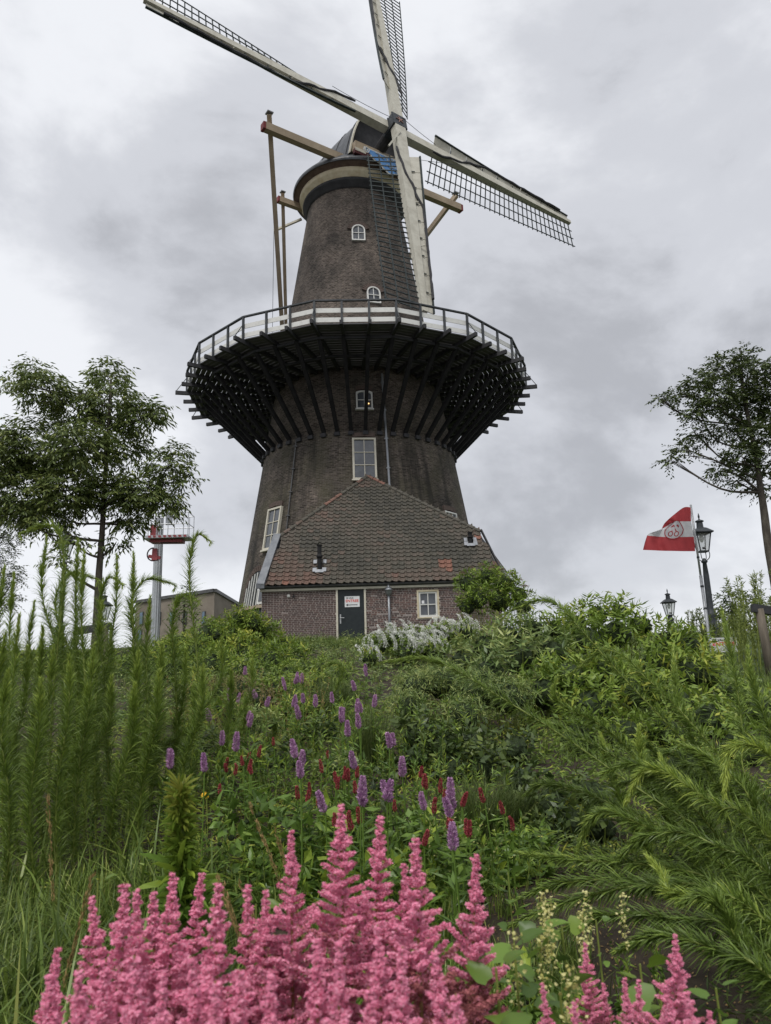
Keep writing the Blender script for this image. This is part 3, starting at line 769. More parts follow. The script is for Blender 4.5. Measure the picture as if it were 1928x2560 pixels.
    h.box((hx0, YW - .002, 2.52), .05, .012, .36); h.tube([(hx0, YW - .01, 2.56), (hx0, YW - .06, 2.56), (hx0 + .15, YW - .06, 2.555)], .012, 8)
    h.build('door_handle', M['steel'], dr)
    # window
    f = MB(); t_ = .07
    for (x0, x1, z0, z1) in ((WX0, WX0 + t_, WZ0, WZ1), (WX1 - t_, WX1, WZ0, WZ1), (WX0 + t_, WX1 - t_, WZ1 - t_, WZ1), (WX0 + t_, WX1 - t_, WZ0, WZ0 + t_ * .6)):
        f.box(((x0 + x1) / 2, YW + .0, (z0 + z1) / 2), x1 - x0, .12, z1 - z0)
    wi = f.build('window', M['creamband'], annex)
    s_ = MB(); a0, a1, b0, b1 = WX0 + t_ + .003, WX1 - t_ - .003, WZ0 + t_ * .6, WZ1 - t_ - .003; k = .065
    for (x0, x1, z0, z1) in ((a0, a0 + k, b0, b1), (a1 - k, a1, b0, b1), (a0 + k, a1 - k, b1 - k, b1), (a0 + k, a1 - k, b0, b0 + k * 1.3)): s_.box(((x0 + x1) / 2, YW + .01, (z0 + z1) / 2), x1 - x0, .08, z1 - z0)
    xm = (a0 + a1) / 2; zm = (b0 + b1) / 2
    s_.box((xm, YW + .012, zm), .035, .07, b1 - b0 - .14); s_.box((xm, YW + .0145, zm), a1 - a0 - .13, .066, .035)
    s_.build('sash', M['white'], wi)
    for i in (0, 1):
        for j in (0, 1):
            m = MB(); x0 = (a0 + k, xm + .017)[i]; x1 = (xm - .017, a1 - k)[i]; z0 = (b0 + k * 1.3, zm + .017)[j]; z1 = (zm - .017, b1 - k)[j]
            m.box(((x0 + x1) / 2, YW + .035, (z0 + z1) / 2), x1 - x0, .008, z1 - z0); m.build('pane', M['glass'], wi)
    m = MB(); m.box((a0 + k + .10, YW + .026, zm + .10), .10, .006, .12); m.build('paper_notice', M['signwhite'], wi)
    # bulkhead light and a small hook
    m = MB(); m.lathe([(.001, .035), (.04, .03), (.062, .012), (.068, 0)], (0, 0, 0), 18)
    o = m.build('wall_light', M['white'], annex)
    for v in o.data.vertices: x, y, z = v.co + Vector(WL[annex]); v.co = Vector((x - 3.88 + 0, YW - .012 - z, y + 3.47)) - Vector(WL[annex])
    m = MB(); m.box((-3.68, YW - .04, 3.47), .03, .08, .14); m.box((-3.68, YW - .08, 3.42), .10, .03, .04); m.build('wall_bracket', M['black'], annex)
    # reed vent bottom
    # ---- roof
    ang = math.atan2(9.27 - 3.8, 32.91 - 28.65); n_ = np.array([0, -math.sin(ang), math.cos(ang)]); sl = np.array([0, math.cos(ang), math.sin(ang)])
    O = np.array([0, 28.65, 3.86])
    def R(x, v, h=0): return O + np.array([x, 0, 0]) + sl * v + n_ * h
    vap = 6.93; vhip = 2.78
    outline = [(XL + .02, 0), (XR + .12, 0), (3.93, vhip), (-.78, vap), (-4.52, vhip)]
    m = MB(); m.poly([R(x, v, -.05) for x, v in outline], .12, n_); rf = m.build('roof', M['blackwood'], annex)
    m = MB()
    ap = R(-.78, vap, 0); h1 = R(3.93, vhip, 0); h2 = R(-4.52, vhip, 0)
    m.poly([ap, h1, (3.4, 34.5, 4.6), (-.78, 36, 7.5)], .08, (0, 0, 1)); m.poly([h2, ap, (-.78, 36, 7.5), (-4.2, 34.5, 4.6)], .08, (0, 0, 1))
    m.build('rear_slope', M['tile'], rf)
    tw, th = .2675, .236
    prof = [(x, .034 * math.cos(2 * PI * (x / tw) - .6) + .012 * math.cos(4 * PI * (x / tw) - .3)) for x in np.linspace(0, tw, 9)]
    def tile_geom(t):
        m = MB(); n = len(prof)
        F_ = [(x, 0, z + .062) for x, z in prof]; B_ = [(x, th + .05, z + .018) for x, z in prof]; Lw = [(x, 0, z + .034) for x, z in prof]
        m.quadstrip(F_, B_, tint=t); m.quadstrip(Lw, F_, tint=t)
        m.add([F_[0], B_[0], (0, th + .05, B_[0][2] - .02), Lw[0]], [(0, 1, 2, 3)], t); m.add([F_[-1], Lw[-1], (tw, th + .05, B_[-1][2] - .02), B_[-1]], [(0, 1, 2, 3)], t)
        return m
    tints = [.05, .15, .22, .3, .4, .5, .6, .75, 1.0]
    tm = [tile_geom(t).mesh('roof_tile', M['tile'], smooth=False) for t in tints]
    rotm = Matrix(((1, 0, 0), (0, sl[1], n_[1]), (0, sl[2], n_[2]))).to_euler()
    cells = []
    nr = int(vap / th) + 1
    for r_ in range(nr):
        v = r_ * th
        if v < vhip: xl = XL + .05 + (-4.52 - XL) * v / vhip; xr = XR + .1 + (3.93 - XR - .12) * v / vhip
        else: f_ = (v - vhip) / (vap - vhip); xl = -4.52 + (-.78 + 4.52) * f_; xr = 3.93 + (-.78 - 3.93) * f_
        i0 = math.ceil((xl - XL) / tw - .35); i1 = int((xr - XL) / tw + .35)
        for i in range(i0, i1): cells.append((XL + .02 + i * tw, v, r_))
    own = 0; rest = MB()
    for (x, v, r_) in cells:
        # clay stays red at the left verge, along the eaves and at the apex; the rest is darkened by moss
        q = .2 + .13 * math.sin(x * 1.3 + v) + random.gauss(0, .09)
        if x < -3.0 + .8 * math.sin(v * 2): q += .22
        if v < .5: q += .16
        if v > 5.9: q += .3
        if x > 3.2 and v < 2.5: q += .1
        if random.random() < .04: q += .3
        if (1.85 < x < 2.5 and .35 < v < .95): q = 1.0 if random.random() < .75 else .6
        ti = int(np.argmin([abs(t - q) for t in tints]))
        jx, jv, jh = random.uniform(-.006, .006), random.uniform(-.012, .012), random.uniform(-.004, .006)
        p = R(x + jx, v + jv, jh)
        if own < 298:
            link('roof_tile', tm[ti], rf, p, rot=(rotm.x, rotm.y + random.uniform(-.01, .01), rotm.z + random.uniform(-.015, .015))); own += 1
        else:
            g = tile_geom(tints[ti]); V = np.vstack(g.v); V = p + np.outer(V[:, 0], (1, 0, 0)) + np.outer(V[:, 1], sl) + np.outer(V[:, 2], n_)
            nb = rest.n; rest.v.append(V); rest.n += len(V); rest.t += g.t
            for f_ in g.f: rest.f.append([i + nb for i in f_])
    tag(rest.build('roof_tile_courses', M['tile'], rf), kind='stuff')
    # hip tiles
    for (a, b) in ((h1, ap), (h2, ap)):
        L_ = np.linalg.norm(b - a); n = int(L_ / .34); d = (b - a) / L_
        for i in range(n):
            p0 = a + d * (i * L_ / n); p1 = a + d * ((i + 1) * L_ / n + .05)
            side = np.cross(d, (0, 0, 1)); side /= np.linalg.norm(side); up_ = np.cross(side, d)
            m = MB(); A = [p0 + side * .13 * math.cos(t) + up_ * (.11 * math.sin(t) + .03) for t in np.linspace(0, PI, 8)]; B = [p1 + side * .11 * math.cos(t) + up_ * (.09 * math.sin(t) + .02) for t in np.linspace(0, PI, 8)]
            t_ = .12 + random.random() * .12
            if (a is h2 and i in (8, 9, 10, n - 2)) or (a is h1 and i in (n - 1, n - 2, n - 3)): t_ = .8 + .2 * random.random()
            if a is h2 and i in (3, 1): t_ = .6
            m.quadstrip(A, B, tint=t_); m.quadstrip([q - up_ * .025 for q in A], A, tint=t_); m.add(A, [tuple(range(8))], t_)
            m.build('hip_tile', M['tile'], rf)
        m = MB(); m.bar(a - up_ * .05, b - up_ * .05, .2, .1); m.build('mortar_bedding', M['hipmortar'], rf)
    # zinc flashing box on the left verge, dark barge board and pale sheet on the right
    m = MB(); a = R(XL + .0, -.05, .08); b = R(-4.55, vhip + .15, .08); m.bar(a, b, .3, .16, upv=n_); m.box(a + np.array([0, -.02, -.02]), .32, .06, .2)
    m.build('zinc_verge', M['verge'], rf)
    m = MB(); m.bar(R(XR + .16, -.05, .02), R(3.98, vhip + .1, .05), .05, .14, upv=n_); m.build('barge_board', M['blackwood'], rf)
    m = MB(); P_ = [(4.1, 29.6 + 1.3, 5.9), (5.0, 30.6, 4.4), (5.15, 31.6, 3.2), (4.6, 31.6, 3.0)]; m.poly(P_, .03, (0, -1, 0)); m.build('side_sheet', M['white'], rf)
    # vent pipes
    def vent(x, v, hgt, big):
        p = R(x, v, .05); m = MB()
        r_ = .085
        m.tube([p - (0, 0, .1), p + (0, 0, hgt)], r_, 12); m.lathe([(r_ + .03, hgt * .45), (r_ + .045, hgt * .5), (r_ + .03, hgt * .56), (r_, hgt * .6)], p, 12)
        m.lathe([(r_ + .02, hgt - .05), (r_ + .03, hgt), (.01, hgt + .02)], p, 12)
        o = m.build('vent_pipe', M['black'], rf)
        f_ = MB()
        for s_ in (-1, 1):
            f_.box(R(x + s_ * .19, v - .12, .10), .16, .22, .012, [(1, 0, 0), sl, n_]); f_.box(R(x + s_ * .19, v + (.35 if big else .12), .10), .14, .22, .012, [(1, 0, 0), sl, n_])
        f_.box(R(x, v - .2, .10), .34, .16, .02, [(1, 0, 0), sl, n_]); f_.build('lead_flashing', M['zinc'], o)
    vent(-2.68, .85, .95, True); vent(3.45, 2.15, .42, False)
    return R
RF = build_annex()

# ---------------------------------------------------------------- signs
def sign(x, y, z, w_, h_, label, arrow='left', extra=None, rz=0.0):
    root = empty('entrance_sign', (x, y, z), rz); tag(root, label, 'sign')
    m = MB(); m.box((0, 0, 0), w_, .012, h_); m.v = [v + WL[root] for v in m.v]; m.build('sign_plate', M['signwhite'], root)
    def put(s, size, dx, dz, mt, bold=0.0, fit=None):
        me = text_mesh(s, size, .002, bold); me.materials.clear(); me.materials.append(M[mt])
        xs = [v.co.x for v in me.vertices]; wd = max(xs) - min(xs); k = (fit / wd) if fit else 1
        cx = (max(xs) + min(xs)) / 2
        for v in me.vertices: v.co = Vector(((v.co.x - cx) * k + dx, -.009 - v.co.z, v.co.y + dz))
        link('lettering', me, root, WL[root])
    put('DE VALK', h_ * .20, -w_ * .16, h_ * .33, 'ink', .0012, w_ * .50)
    put('ENTREE', h_ * .34, 0, h_ * .06, 'redink', .003, w_ * .86)
    if arrow:
        m = MB(); zz = -h_ * .30; s_ = -1 if arrow == 'left' else 1
        m.box((0, -.010, zz), w_ * .7, .006, h_ * .055); hx = s_ * w_ * .42
        m.poly([(hx, -.013, zz), (hx - s_ * w_ * .13, -.013, zz + h_ * .11), (hx - s_ * w_ * .13, -.013, zz - h_ * .11)], .006, (0, -1, 0))
        m.v = [v + WL[root] for v in m.v]; m.build('arrow', M['ink'], root)
    if extra: extra(root)
    return root
sign(-1.40, YW - .012, 3.18, .58, .42, 'white entrance sign with red lettering and a left arrow, fixed on the dark door')
q = AP(.98, 4.55, .35)
sign(q[0] + .08, q[1], q[2], .60, .46, 'white entrance sign half hidden behind the annex corner, in the arched doorway')

# ================================================================ vegetation
LEAF_D = (np.array([[0, 0, 0], [-.5, .42, -.06], [0, .5, .04], [.5, .42, -.06], [0, 1, -.10]]), np.array([[0, 2, 1], [0, 3, 2], [1, 2, 4], [2, 3, 4]]))   # folded lance leaf
LEAF_T = (np.array([[0, 0, 0], [-.5, .42, -.05], [.5, .42, -.05], [0, 1, -.10]]), np.array([[0, 3, 1], [0, 2, 3]]))   # light version
LEAF_S = (np.array([[-.5, 0, 0], [.5, 0, 0], [.42, .5, .10], [-.42, .5, .10], [0, 1, -.02]]), np.array([[0, 1, 2], [0, 2, 3], [3, 2, 4]]))                 # strap leaf that droops
LEAF_W = (np.array([[0, .06, 0], [.30, 0, .03], [.52, .22, .08], [.44, .52, .10], [.22, .82, .06], [0, 1.05, -.06], [-.22, .82, .06], [-.44, .52, .10], [-.52, .22, .08], [-.30, 0, .03], [0, .5, -.02]]), np.array([[0, 1, 10], [1, 2, 10], [2, 3, 10], [3, 4, 10], [4, 5, 10], [5, 6, 10], [6, 7, 10], [7, 8, 10], [8, 9, 10], [9, 0, 10]]))
def norm(a): return a / (np.linalg.norm(a, axis=-1, keepdims=True) + 1e-12)
def rand_dirs(n):
    return norm(rng.normal(size=(n, 3)))
def leaves(mb, pos, dirs, L, W, tint, tmpl=LEAF_D, upish=1.0, bend=1.0):
    """instances of a leaf at pos pointing along dirs; normal turned towards the sky"""
    n = len(pos); V, F = tmpl
    y = norm(dirs); ref = np.tile([0, 0, 1.0], (n, 1)) * upish + rand_dirs(n) * .75
    x = norm(np.cross(y, ref)); z = np.cross(x, y)
    L = np.broadcast_to(L, n)[:, None, None]; W = np.broadcast_to(W, n)[:, None, None]
    P = pos[:, None, :] + x[:, None, :] * (V[:, 0][None, :, None] * W) + y[:, None, :] * (V[:, 1][None, :, None] * L) + z[:, None, :] * (V[:, 2][None, :, None] * L * bend)
    k = len(V); FF = (F[None] + (np.arange(n) * k)[:, None, None]).reshape(-1, F.shape[1])
    mb.bulk(P.reshape(-1, 3), FF, np.repeat(np.broadcast_to(tint, n), k)); return mb

G = dict(
    stemleaf=leafmat('willow_sunflower_leaf', (0.087, 0.135, 0.023), (0.147, 0.222, 0.037), (0.233, 0.317, 0.057), (0.428, 0.508, 0.092), rough=.42),
    stem=leafmat('green_stem', (0.135, 0.169, 0.037), (0.239, 0.286, 0.056), rough=.5, trans=.1),
    bushA=leafmat('mid_green_leaf', (0.074, 0.123, 0.019), (0.150, 0.228, 0.033), (0.236, 0.326, 0.052), (0.434, 0.440, 0.075), rough=.45),
    bushB=leafmat('grey_green_leaf', (0.065, 0.113, 0.033), (0.128, 0.194, 0.056), (0.218, 0.284, 0.084), (0.365, 0.404, 0.131), rough=.4),
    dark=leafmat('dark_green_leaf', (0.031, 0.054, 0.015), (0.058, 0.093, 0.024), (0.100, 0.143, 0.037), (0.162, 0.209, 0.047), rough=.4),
    treeA=leafmat('tree_leaf', (0.066, 0.097, 0.027), (0.103, 0.142, 0.039), (0.159, 0.202, 0.055), (0.259, 0.291, 0.086), rough=.5, trans=.25),
    treeB=leafmat('dark_tree_leaf', (0.053, 0.078, 0.027), (0.087, 0.118, 0.039), (0.137, 0.169, 0.052), rough=.5, trans=.2),
    grass=leafmat('grass_blade', (.03, .055, .012), (0.067, 0.104, 0.021), (0.120, 0.182, 0.033), (0.194, 0.260, 0.052), (0.329, 0.351, 0.103), rough=.4),
    dry=leafmat('dry_stalk', (0.149, 0.104, 0.042), (0.254, 0.169, 0.066), (0.389, 0.273, 0.112), rough=.7, trans=.1),
    fount=leafmat('fountain_grass', (0.053, 0.081, 0.022), (0.090, 0.130, 0.033), (0.149, 0.182, 0.052), rough=.5),
    herb=leafmat('herb_leaf', (0.058, 0.106, 0.021), (0.108, 0.183, 0.033), (0.164, 0.267, 0.047), (0.329, 0.421, 0.056), rough=.38),
    lime=leafmat('lime_leaf', (0.111, 0.177, 0.022), (0.185, 0.274, 0.038), (0.310, 0.310, 0.060), rough=.4, trans=.4),
    willow=leafmat('willow_leaf', (0.105, 0.143, 0.028), (0.194, 0.247, 0.056), (0.314, 0.364, 0.094), rough=.5),
    inner=mat('shade_core', (.012, .020, .007), (.035, .055, .016), rough=.8, scale=22, bump=1.0, bscale=25, detail=8),  # dark green painted in for the shade between the leaves
    brownish=leafmat('seeding_foliage', (.07, .065, .022), (.12, .115, .04), (.19, .16, .075), (.26, .2, .11), rough=.6),
    pink=leafmat('astilbe_pink', (.88, .29, .47), (.95, .42, .58), (.98, .60, .72), rough=.8, trans=.42, spec=.1),
    fade=leafmat('astilbe_faded', (.30, .10, .10), (.42, .15, .15), (.60, .20, .24), rough=.85, trans=.2, spec=.1),
    purple=leafmat('betony_purple', (.36, .18, .35), (.50, .28, .47), (.68, .46, .63), rough=.7, trans=.3, spec=.1),
    crimson=leafmat('bistort_crimson', (.24, .04, .05), (.38, .07, .085), (.50, .14, .14), rough=.7, trans=.25, spec=.1),
    white=leafmat('loosestrife_white', (.50, .52, .44), (.72, .73, .68), (.85, .85, .82), rough=.7, trans=.2, spec=.1),
    mauve=leafmat('dusky_flower_head', (.16, .10, .08), (.24, .16, .12), (.30, .22, .17), rough=.8),
    yellow=leafmat('pale_yellow_flower', (.45, .42, .12), (.62, .60, .24), (.75, .70, .35), rough=.7),
    bark=mat('grey_brown_bark', (.05, .042, .034), (.10, .088, .07), rough=.9, scale=6, stretch=(3, 3, .7), bump=.8, bscale=14),
)

def blobs_to_world(lobes):
    """lobes (x, y, r, depth) measured on the photograph become centres and radii in the world"""
    C_, R_ = [], []
    for x, y, r, Y in lobes: C_.append(atd(x, y, Y)); R_.append(r * K * Y / FPX * 1.02)
    return np.array(C_), np.array(R_)

def smooth_path(P, n=24):
    P = np.asarray(P, float)
    if len(P) < 3: return np.linspace(P[0], P[-1], n)
    Q = np.vstack([2 * P[0] - P[1], P, 2 * P[-1] - P[-2]]); out = []
    m = len(P) - 1
    for t in np.linspace(0, m - 1e-6, n):
        i = int(t); f = t - i; a, b, c, d = Q[i], Q[i + 1], Q[i + 2], Q[i + 3]
        out.append(.5 * ((2 * b) + (-a + c) * f + (2 * a - 5 * b + 4 * c - d) * f ** 2 + (-a + 3 * b - 3 * c + d) * f ** 3))
    return np.array(out)

# ---------------------------------------------------------------- trees
def tree(name, label, cat, base, trunk, lobes, leaf, lmat, per, r0, depth_sq=1.0, group=None, droop=.7, zsq=.72, limbs=True, leafn=7, twigl=.45):
    """trunk: world points; lobes: crown masses. Twigs with leaves fill each mass, limbs run to it."""
    root = empty(name, base); tag(root, label, cat, group)
    T = smooth_path(trunk, 16); mb = MB(); mb.tube(T, r0, 9, r2=r0 * .28)
    Cw, Rw = blobs_to_world(lobes)
    tips = []
    lm_ = MB(); mb_l = MB()
    for c, r in zip(Cw, Rw):
        # start on the trunk below the lobe
        dz = T[:, 2] - (c[2] - .32 * np.hypot(*(c - T[len(T) // 2])[:2]) - .2)
        i = int(np.argmin(abs(dz))); i = min(max(i, 3), len(T) - 2)
        a = T[i]; mid = a * .45 + c * .55 + np.array([0, 0, -.12 * np.linalg.norm(c - a)]) + rng.normal(size=3) * .08 * np.linalg.norm(c - a)
        path = smooth_path([a, mid, c], 9); rr = r0 * (1 - i / len(T)) * .42 + .012
        if limbs: mb.tube(path, rr, 5, r2=.010, cap=False)
        # sub-branches
        for k in range(4 if limbs else 0):
            q = c + rand_dirs(1)[0] * r * np.array([.8, .8 * depth_sq, .8]); p0 = path[5 + k % 3]
            mb.tube(smooth_path([p0, (p0 + q) / 2 + rng.normal(size=3) * .06 * r, q], 5), .014 * (r0 / .12), 4, r2=.004, cap=False)
        n = int(per * r * r * 36)
        d = rand_dirs(n); rad_ = r * rng.uniform(.25, 1.05, n) ** .6
        S = c + d * rad_[:, None] * np.array([1, depth_sq, zsq])
        out = norm(d * np.array([1, 1, .5]) + rand_dirs(n) * .6 + np.array([0, 0, .15])) * twigl * rng.uniform(.6, 1.2, n)[:, None]
        clump = rng.uniform(0, 1, n)
        for k in range(leafn):
            f = (k + .5) / leafn
            pos = S + out * f + np.array([0, 0, -.25 * twigl]) * f * f
            side = norm(np.cross(out, [0, 0, 1])) * (1 if k % 2 else -1)
            dr = norm(norm(out) * .7 + side * .8 + np.array([0, 0, -droop]) + rand_dirs(n) * .35)
            leaves(lm_, pos, dr, leaf[0] * rng.uniform(.7, 1.2, n), leaf[1] * rng.uniform(.8, 1.2, n), np.clip(clump * .6 + rng.uniform(-.2, .5, n), 0, 1), LEAF_T)
        for j in range(0, n, 9): mb_l.tube([S[j], S[j] + out[j] * .5 + (0, 0, -.04 * twigl), S[j] + out[j] + (0, 0, -.25 * twigl)], .005, 3, r2=.002, cap=False)
    mb.build('trunk', G['bark'], root, True)
    cr = lm_.build('crown', lmat, root); tag(mb_l.build('twigs', G['bark'], cr), kind='stuff')
    return root

Yt = 20.0
b = atd(209, 1335, Yt); b[2] = float(gz(b[0], b[1])) - .05
tree('cherry_tree', 'spreading tree with long drooping leaves beside the lift basket, left of the mill', 'tree', b,
     [b, atd(210, 1330, Yt), atd(214, 1240, Yt), atd(221, 1150, Yt), atd(226, 1050, Yt), atd(236, 900, Yt), atd(240, 820, Yt)],
     [(75, 800, 24, 20), (90, 838, 52, 19.5), (28, 826, 18, 20), (232, 812, 38, 20.4), (243, 872, 58, 20), (165, 880, 48, 20.6), (305, 902, 42, 20), (335, 885, 18, 19.6),
      (90, 965, 85, 20.3), (12, 985, 60, 20), (180, 965, 66, 19.2), (265, 965, 48, 20.5), (55, 1065, 72, 20.3), (150, 1062, 62, 19.6), (228, 1058, 52, 20.2), (300, 1062, 50, 19.8),
      (362, 1010, 38, 20), (402, 1038, 18, 20), (350, 1082, 38, 20), (285, 1118, 34, 20.3), (105, 1118, 44, 20), (158, 1172, 20, 19.4), (130, 1215, 16, 19.4), (40, 1110, 34, 20), (252, 1170, 16, 20.2), (380, 975, 20, 20)],
     (.19, .052), G['treeA'], 14.5, .12)
Yr = 16.0
b = atd(1702, 1440, Yr); b[2] = float(gz(b[0], b[1])) - .05
tree('robinia_tree', 'slender tree with fine dark leaves and a forked trunk at the right edge', 'tree', b,
     [b, atd(1680, 1290, Yr), atd(1660, 1180, Yr), atd(1650, 1100, Yr), atd(1642, 1050, Yr), atd(1632, 980, Yr), atd(1612, 880, Yr), atd(1600, 800, Yr)],
     [(1602, 765, 22, 16), (1560, 795, 36, 16.2), (1625, 805, 44, 15.8), (1510, 825, 30, 16), (1468, 848, 22, 16), (1428, 862, 13, 15.9), (1545, 855, 42, 15.7), (1612, 875, 50, 16.3), (1650, 850, 40, 16),
      (1508, 888, 28, 15.8), (1570, 925, 32, 16.2), (1640, 945, 46, 15.8), (1500, 935, 20, 16), (1478, 968, 22, 16), (1450, 995, 15, 16), (1602, 985, 34, 15.8), (1650, 1010, 36, 16.3), (1556, 1012, 22, 16), (1590, 1038, 18, 16), (1640, 1055, 18, 16.3), (1680, 900, 40, 16)],
     (.085, .042), G['treeB'], 27, .115, zsq=.5, droop=.35, leafn=9, twigl=.30)
tree('dark_tree', 'dark bushy tree at the left edge, below the big tree', 'tree', np.append(atd(-30, 1300, 24)[:2], -.8), [np.append(atd(-30, 1300, 24)[:2], -.8), atd(-25, 1200, 24), atd(-15, 1120, 24), atd(-10, 1060, 24)],
     [(0, 1085, 38, 24), (18, 1150, 30, 24), (-10, 1180, 40, 24), (8, 1235, 32, 24), (30, 1255, 18, 24), (-5, 1290, 40, 24)], (.09, .04), G['treeB'], 16, .12, droop=.3, leafn=7, twigl=.35)
tree('small_tree', 'small dark tree in front of the flat-roofed building', 'tree', np.append(atd(400, 1400, 42)[:2], -1.2), [np.append(atd(400, 1400, 42)[:2], -1.2), atd(398, 1340, 42), atd(398, 1290, 42)],
     [(405, 1272, 10, 42), (392, 1295, 14, 42), (402, 1320, 20, 42), (385, 1335, 14, 42), (415, 1300, 10, 42)], (.16, .09), G['treeB'], 3.2, .12, droop=.3, leafn=6, twigl=.5)
tree('bushy_tree', 'round dark-green tree behind the big lamp post', 'tree', np.append(atd(1585, 1420, 42)[:2], -1.5), [np.append(atd(1585, 1420, 42)[:2], -1.5), atd(1585, 1360, 42), atd(1580, 1300, 42)],
     [(1570, 1285, 24, 42), (1590, 1300, 30, 41), (1555, 1310, 18, 42), (1610, 1330, 36, 42), (1565, 1345, 28, 41.5), (1600, 1370, 34, 42), (1640, 1300, 26, 43)], (.18, .10), G['treeB'], 2.6, .2, droop=.3, leafn=7, twigl=.5)

# willow scrub: many upright wispy shoots
def shoots(name, label, cat, pts, lm2, h_rng, Lf=.09, Wf=.012, nleaf=60, group=None, r=.012, lean=(0, 0), spread=.15):
    """pts: (x, y) world foot points"""
    x0, y0 = np.mean([p[0] for p in pts]), np.mean([p[1] for p in pts]); z0 = float(gz(x0, y0)) - .02
    root = empty(name, (x0, y0, z0)); tag(root, label, cat, group)
    st, lf = MB(), MB()
    for x, y in pts:
        h = rng.uniform(*h_rng); z = float(gz(x, y)) - .03
        top = np.array([x + rng.normal() * spread * h + lean[0] * h, y + rng.normal() * spread * h + lean[1] * h, z + h])
        a = np.array([x, y, z]); P = smooth_path([a, a * .5 + top * .5 + np.array([rng.normal() * .04 * h, rng.normal() * .04 * h, .05 * h]), top], 10)
        st.tube(P, r, 4, r2=r * .25, cap=False)
        t = rng.uniform(.15, 1, nleaf) ** .8 * (len(P) - 1.001); i = t.astype(int); f = (t - i)[:, None]
        pos = P[i] * (1 - f) + P[i + 1] * f; ax = norm(P[i + 1] - P[i])
        dr = norm(ax * rng.uniform(.5, 1.1, nleaf)[:, None] + rand_dirs(nleaf) * .8)
        leaves(lf, pos, dr, Lf * rng.uniform(.6, 1.2, nleaf), Wf, rng.uniform(0, 1, nleaf))
    tag(st.build('stems', G['stem'], root), kind='stuff'); lf.build('foliage', G[lm2], root)
    return root
def spots(cx, cy, w_, d_, n): return [(cx + rng.uniform(-w_, w_), cy + rng.uniform(-d_, d_)) for _ in range(n)]
for (px, pyt, Y, wd, n, lab) in ((1645, 1235, 15.0, .9, 46, 'tall wispy willow scrub at the right edge behind the wooden post'),
                                 (1600, 1290, 17.5, .8, 36, 'lighter willow scrub between the lamp post and the wooden post'),
                                 (1500, 1310, 19, .5, 18, 'thin upright willow shoots left of the lamp post'),
                                 (1470, 1345, 20, .6, 18, 'low willow shoots beside the small distant lamp')):
    c = atd(px, pyt, Y); z = float(gz(c[0], Y)); h = c[2] - z
    shoots('willow_shrub', lab, 'shrub', spots(c[0] + .2, Y, wd, .6, n), 'willow', (h * .55, h * 1.02), .11, .016, 95, 'willow scrub on the right', r=.014, spread=.1)

# ---------------------------------------------------------------- leafy shrubs and beds
def bush(name, label, lobes, leaf, lmat, dens, cat='shrub', group=None, tmpl=LEAF_T, up=.45, tint=(0, 1), stems=True, flat=.85, dsq=1.0, rosette=0, corek=.66):
    fixed = []
    for x_, y_, r_, Y_ in lobes:       # slide a mass towards the viewer until it stands clear of the slope
        while Y_ > 3:
            c_ = atd(x_, y_, Y_)
            if c_[2] - .35 * r_ * K * Y_ / FPX >= float(gz(c_[0], Y_)): break
            Y_ -= .2
        fixed.append((x_, y_, r_, Y_))
    Cw, Rw = blobs_to_world(fixed)
    bc = Cw.mean(0); bz = float(gz(bc[0], bc[1])); root = empty(name, (bc[0], bc[1], bz)); tag(root, label, cat, group)
    lf = MB(); st = MB()
    for c, r in zip(Cw, Rw):
        n = int(dens * 3.6 * r * r / (leaf[0] * leaf[1]))
        d = rand_dirs(n); d[:, 2] = abs(d[:, 2]) * np.where(rng.random(n) < .75, 1, -1)
        rr = r * rng.uniform(.40, 1.10, n) ** .5
        S = c + d * rr[:, None] * np.array([1, dsq, flat])
        keep = S[:, 2] > gz(S[:, 0], S[:, 1]); S = S[keep]; d = d[keep]; n = len(S)
        lum = rng.uniform(-.12, .16)
        # shoots: leaves come in small sprays that share a direction
        ax = norm(d * .6 + rand_dirs(n) * .5 + np.array([0, 0, up]))
        base_t = np.clip(rng.uniform(tint[0], tint[1], n) * .7 + rng.normal(0, .14, n) + .12 + lum, 0, 1)
        k = 6
        for j in range(k):
            sd_ = norm(np.cross(ax, rand_dirs(n)))
            dr = norm(ax * (.35 + .5 * j / k) + sd_ * 1.0 + np.array([0, 0, -.12]))
            leaves(lf, S + ax * leaf[0] * 1.3 * (j / k), dr, leaf[0] * rng.uniform(.55, 1.15, n), leaf[1] * rng.uniform(.7, 1.2, n), np.clip(base_t + .25 * (j / k - .4) + rng.uniform(-.12, .12, n), 0, 1), tmpl)
        if stems:
            for q in S[::max(1, n // 12)]:
                g = np.array([q[0] * .5 + c[0] * .5, q[1] * .5 + c[1] * .5, 0]); g[2] = float(gz(g[0], g[1]))
                if q[2] > g[2]: st.tube(smooth_path([g, g * .4 + q * .6, q], 5), .007, 4, r2=.003, cap=False)
    core = MB()  # dark solid added inside each mass so the gaps between leaves look shaded
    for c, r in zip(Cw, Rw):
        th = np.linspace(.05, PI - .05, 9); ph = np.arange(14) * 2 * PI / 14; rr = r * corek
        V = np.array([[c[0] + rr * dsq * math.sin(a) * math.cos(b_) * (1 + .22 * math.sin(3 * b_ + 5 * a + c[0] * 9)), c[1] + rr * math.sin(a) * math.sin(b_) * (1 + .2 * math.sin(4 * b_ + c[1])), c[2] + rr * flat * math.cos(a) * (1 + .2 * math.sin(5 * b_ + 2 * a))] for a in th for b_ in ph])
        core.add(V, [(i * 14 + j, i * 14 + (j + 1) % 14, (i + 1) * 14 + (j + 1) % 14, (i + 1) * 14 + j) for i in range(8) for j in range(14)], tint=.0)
    tag(core.build('shade_core', G['inner'], root), kind='stuff')
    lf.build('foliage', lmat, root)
    if st.n: tag(st.build('stems', G['stem'], root), kind='stuff')
    return root

